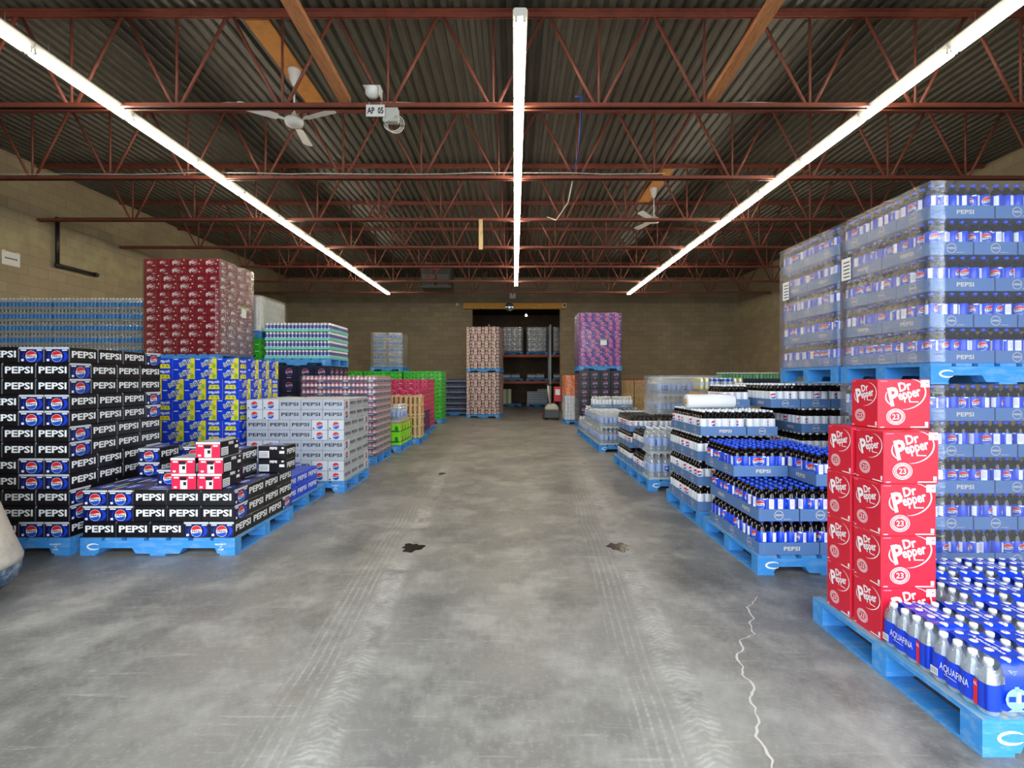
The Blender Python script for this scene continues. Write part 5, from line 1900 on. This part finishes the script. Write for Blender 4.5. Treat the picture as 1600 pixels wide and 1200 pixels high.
t = thing('unit_heater', 'dark grey unit heater with louvres and red badge hung near the back wall', 'heater', (-2.70, 17.1, 4.52))
pm = PM()
pm.cbox(-0.52, -0.34, 0.0, 0.52, 0.34, 0.80, 0.02, DARKMETAL)
pm.build('cabinet', t)
for r_ in range(2):
    pm = PM()
    for i in range(18):
        x = -0.44 + i * 0.05
        if 7 < i < 10:
            continue
        pm.box(x, -0.365, 0.08 + r_ * 0.21, x + 0.022, -0.341, 0.26 + r_ * 0.21, M('louvre metal', (150, 148, 140), 0.45, 0.4))
    pm.build('louvre', t)
pm = PM()
pm.box(-0.06, -0.347, 0.62, 0.06, -0.341, 0.68, PRED)
pm.build('badge', t)
for x in (-0.4, 0.4):
    pm = PM()
    pm.tube([(x, 0, 0.80), (x, 0, ZD - 4.52)], 0.012, 6, GALV)
    pm.build('hanger_rod', t)

board('timber_lintel', 'rough yellow timber lintel over the store room opening', 'lintel beam', -2.16, 20.66, 4.37, 2.21, 20.885, 4.62, LOG)
t = thing('convex_mirror', 'round convex mirror on the timber lintel', 'mirror', (-0.22, 20.60, 4.45))
pm = PM()
pm.lathe([(0.0, -0.05, MIRROR), (0.08, -0.042, MIRROR), (0.14, -0.02, MIRROR), (0.172, 0.0, GALV), (0.185, 0.004, GALV), (0.185, 0.02, GALV), (0.0, 0.02, GALV)], 28, (0, 0, 0), True, 'y')
pm.build('mirror_dish', t)
pm = PM()
pm.tube([(0, 0.02, 0), (0, 0.058, 0)], 0.02, 8, GALV)
pm.build('mirror_arm', t)
t = thing('emergency_light', 'white emergency light with two lamps above the lintel', 'emergency light', (-0.08, 20.85, 4.92))
pm = PM()
pm.cbox(-0.13, -0.045, -0.09, 0.13, 0.045, 0.06, 0.008, WHITE_P)
pm.build('battery_box', t)
for s_ in (-1, 1):
    pm = PM()
    pm.lathe([(0.03, -0.07, WHITE), (0.055, -0.065, WHITE_P), (0.05, 0.0, WHITE_P), (0.02, 0.03, WHITE_P)], 14, (s_ * 0.075, -0.02, 0.105), True, 'y')
    pm.build('lamp', t)
t = thing('security_camera', 'small dark security camera in a white ring at the end of the lintel', 'camera', (2.10, 20.62, 4.50))
pm = PM()
pm.lathe([(0.04, -0.05, BLACK), (0.05, -0.045, WHITE_P), (0.085, -0.02, WHITE_P), (0.085, 0.036, WHITE_P)], 18, (0, 0, 0), True, 'y')
pm.build('housing', t)
pm = PM()
pm.lathe([(0.0, -0.058, BLACK), (0.038, -0.051, BLACK)], 14, (0, 0, 0), True, 'y')
pm.build('lens', t)
pm = PM()
pm.lathe([(0.0, -0.06, WHITE_P), (0.05, -0.045, WHITE_P), (0.07, 0.0, WHITE_P)], 14, (-2.45, 20.893, 4.60), True, 'y')
tag(pm.build('motion_sensor'), 'small white round sensor on the back wall beside the lintel', 'sensor')

# ------------------------------------------------------------------ powered pallet truck by the opening
t = thing('pallet_truck', 'grey and cream powered pallet truck parked by the store room opening', 'pallet truck', (1.28, 16.9, 0))
pm = PM()
pm.cbox(-0.26, -0.2, 0.06, 0.26, 0.2, 0.34, 0.03, M('truck grey', (78, 84, 92), 0.5))
pm.build('drive_unit', t)
lofted([(0.25, 0.19, 0.345), (0.24, 0.18, 0.42), (0.17, 0.14, 0.52), (0.10, 0.1, 0.56)], FORK).build('cover', t)
for s_ in (-1, 1):
    pm = PM()
    pm.lathe([(0.05, -0.03, GALV), (0.09, -0.028, RUBBER), (0.09, 0.028, RUBBER), (0.05, 0.03, GALV)], 16, (s_ * 0.2, -0.1, 0.091), True, 'x')
    pm.build('wheel', t)
    pm = PM()
    pm.cbox(s_ * 0.19 - 0.08, 0.2, 0.05, s_ * 0.19 + 0.08, 1.25, 0.11, 0.01, REDBOX)
    pm.build('fork', t)
pm = PM()
pm.tube([(-0.05, -0.1, 0.5), (-0.12, -0.2, 0.9), (-0.14, -0.24, 1.18)], 0.035, 8, FORK)
pm.build('tiller', t)
pm = PM()
pm.tube([(-0.26, -0.25, 1.20), (-0.02, -0.25, 1.20)], 0.022, 8, PIPE)
pm.build('handle', t)
pm = PM()
pm.cbox(0.08, 0.02, 0.62, 0.34, 0.20, 1.14, 0.015, REDBOX)
pm.box(0.13, 0.0165, 0.85, 0.29, 0.0195, 1.05, WHITE)
pm.build('battery_case', t)
pm = PM()
pm.box(0.08, 0.2, 0.3, 0.14, 0.24, 1.14, PIPE)
pm.box(0.28, 0.2, 0.3, 0.34, 0.24, 1.14, PIPE)
pm.build('backrest', t)

# ------------------------------------------------------------------ store room racking
t = thing('pallet_rack', 'pallet rack with orange beams and grey uprights in the store room', 'pallet rack', (0, 25.0, 0))
for x in (-1.35, 1.78):
    for yy in (0.0, 0.98):
        pm = PM()
        pm.box(x, yy, 0, x + 0.09, yy + 0.08, 4.2, GALV)
        pm.build('upright', t)
    pm = PM()
    for k_ in range(4):
        pm.tube([(x + 0.045, 0.06, 0.3 + k_ * 0.95), (x + 0.045, 1.0, 0.8 + k_ * 0.95)], 0.015, 6, GALV)
    pm.build('brace', t)
for zz in (1.24, 2.60):
    for yy in (0.0, 0.98):
        for x0, x1 in ((-1.26, 1.78), (1.87, 3.6)):
            pm = PM()
            pm.box(x0, yy + 0.01, zz - 0.06, x1, yy + 0.06, zz + 0.06, RACK_O)
            pm.build('beam', t)
for yy in (0.0, 0.98):
    pm = PM()
    pm.box(3.6, yy, 0, 3.69, yy + 0.08, 4.2, GALV)
    pm.build('upright', t)
for q, (x0, nm) in enumerate(((-0.66, 'toward the cherry cartons'), (0.60, 'in the middle'), (1.95, 'beyond the upright'))):
    n = 4 if q < 2 else 3
    pallet(x0, 25.02, 2.662, f'blue pallet on the upper rack level, {nm}', 1.1, 1.0)
    for li in range(5):
        for i in range(n if q < 2 else 3):
            tag(put(ME['zerocase'], 'black_soda_case', None, (x0 + (0.15 if n == 4 else 0.18) + i * 0.262 * (1 if n == 4 else 1.16), 25.16, 2.662 + PALH + li * 0.2495), 0 if n != 4 else pi / 2), f'black soda case on the upper rack level {nm}, {ORD[li + 1]} up, {ORD[i + 1]} across', 'soda case', 'black cases on the rack')
    film(x0 + 0.01, x0 + 1.09, 24.995, 25.35, 2.662 + PALH + 0.02, 2.662 + PALH + 1.26, f'shiny film round the upper rack load {nm}', FILM, MATS['grey film'], 0.012)
    pallet(x0, 25.02, 1.302, f'blue pallet on the lower rack level, {nm}', 1.1, 1.0)
    for i in range(2):
        tray('white', x0 + 0.26 + i * 0.45, 25.2, 1.302 + PALH + 0.001, 0, f'white-label bottle tray on the lower rack level {nm}, {ORD[i + 1]} across', 'bottle trays on the rack', ('front',))
pallet(-0.75, 25.3, 0, 'blue pallet on the store room floor with cream cartons', 1.1, 0.9)
for li in range(6):
    for i in range(2):
        tag(put(ME['yellow'], 'cream_carton', None, (-0.57 + i * 0.27, 25.45, PALH + li * PH)), f'cream carton under the rack, {ORD[li + 1]} up, {ORD[i + 1]} across', 'carton', 'cream cartons under the rack')
pallet(0.62, 25.3, 0, 'blue pallet on the store room floor with silver cartons', 1.1, 0.9)
for li in range(6):
    for i in range(4 if li < 5 else 2):
        tag(put(ME['silver'], 'silver_soda_carton', None, (0.78 + (i + (2 if li == 5 else 0)) * 0.266, 25.45, PALH + li * PH)), f'silver carton under the rack, {ORD[li + 1]} up, {ORD[i + 1]} across', 'carton', 'silver cartons under the rack')
t = thing('bare_bulb', 'lit bare bulb hanging in the store room', 'light bulb', (0.56, 23.5, 4.50))
pm = PM()
pm.lathe([(0.0, -0.09, BULB), (0.035, -0.08, BULB), (0.045, -0.045, BULB), (0.03, -0.01, BULB), (0.018, 0.02, BULB)], 14)
pm.build('bulb', t)
pm = PM()
pm.lathe([(0.02, 0.02, PIPE), (0.025, 0.03, PIPE), (0.022, 0.09, PIPE), (0.008, 0.1, PIPE)], 12)
pm.build('socket', t)
pm = PM()
pm.tube([(0, 0, 0.1), (0, 0, 0.70)], 0.006, 6, PIPE)
pm.build('flex', t)
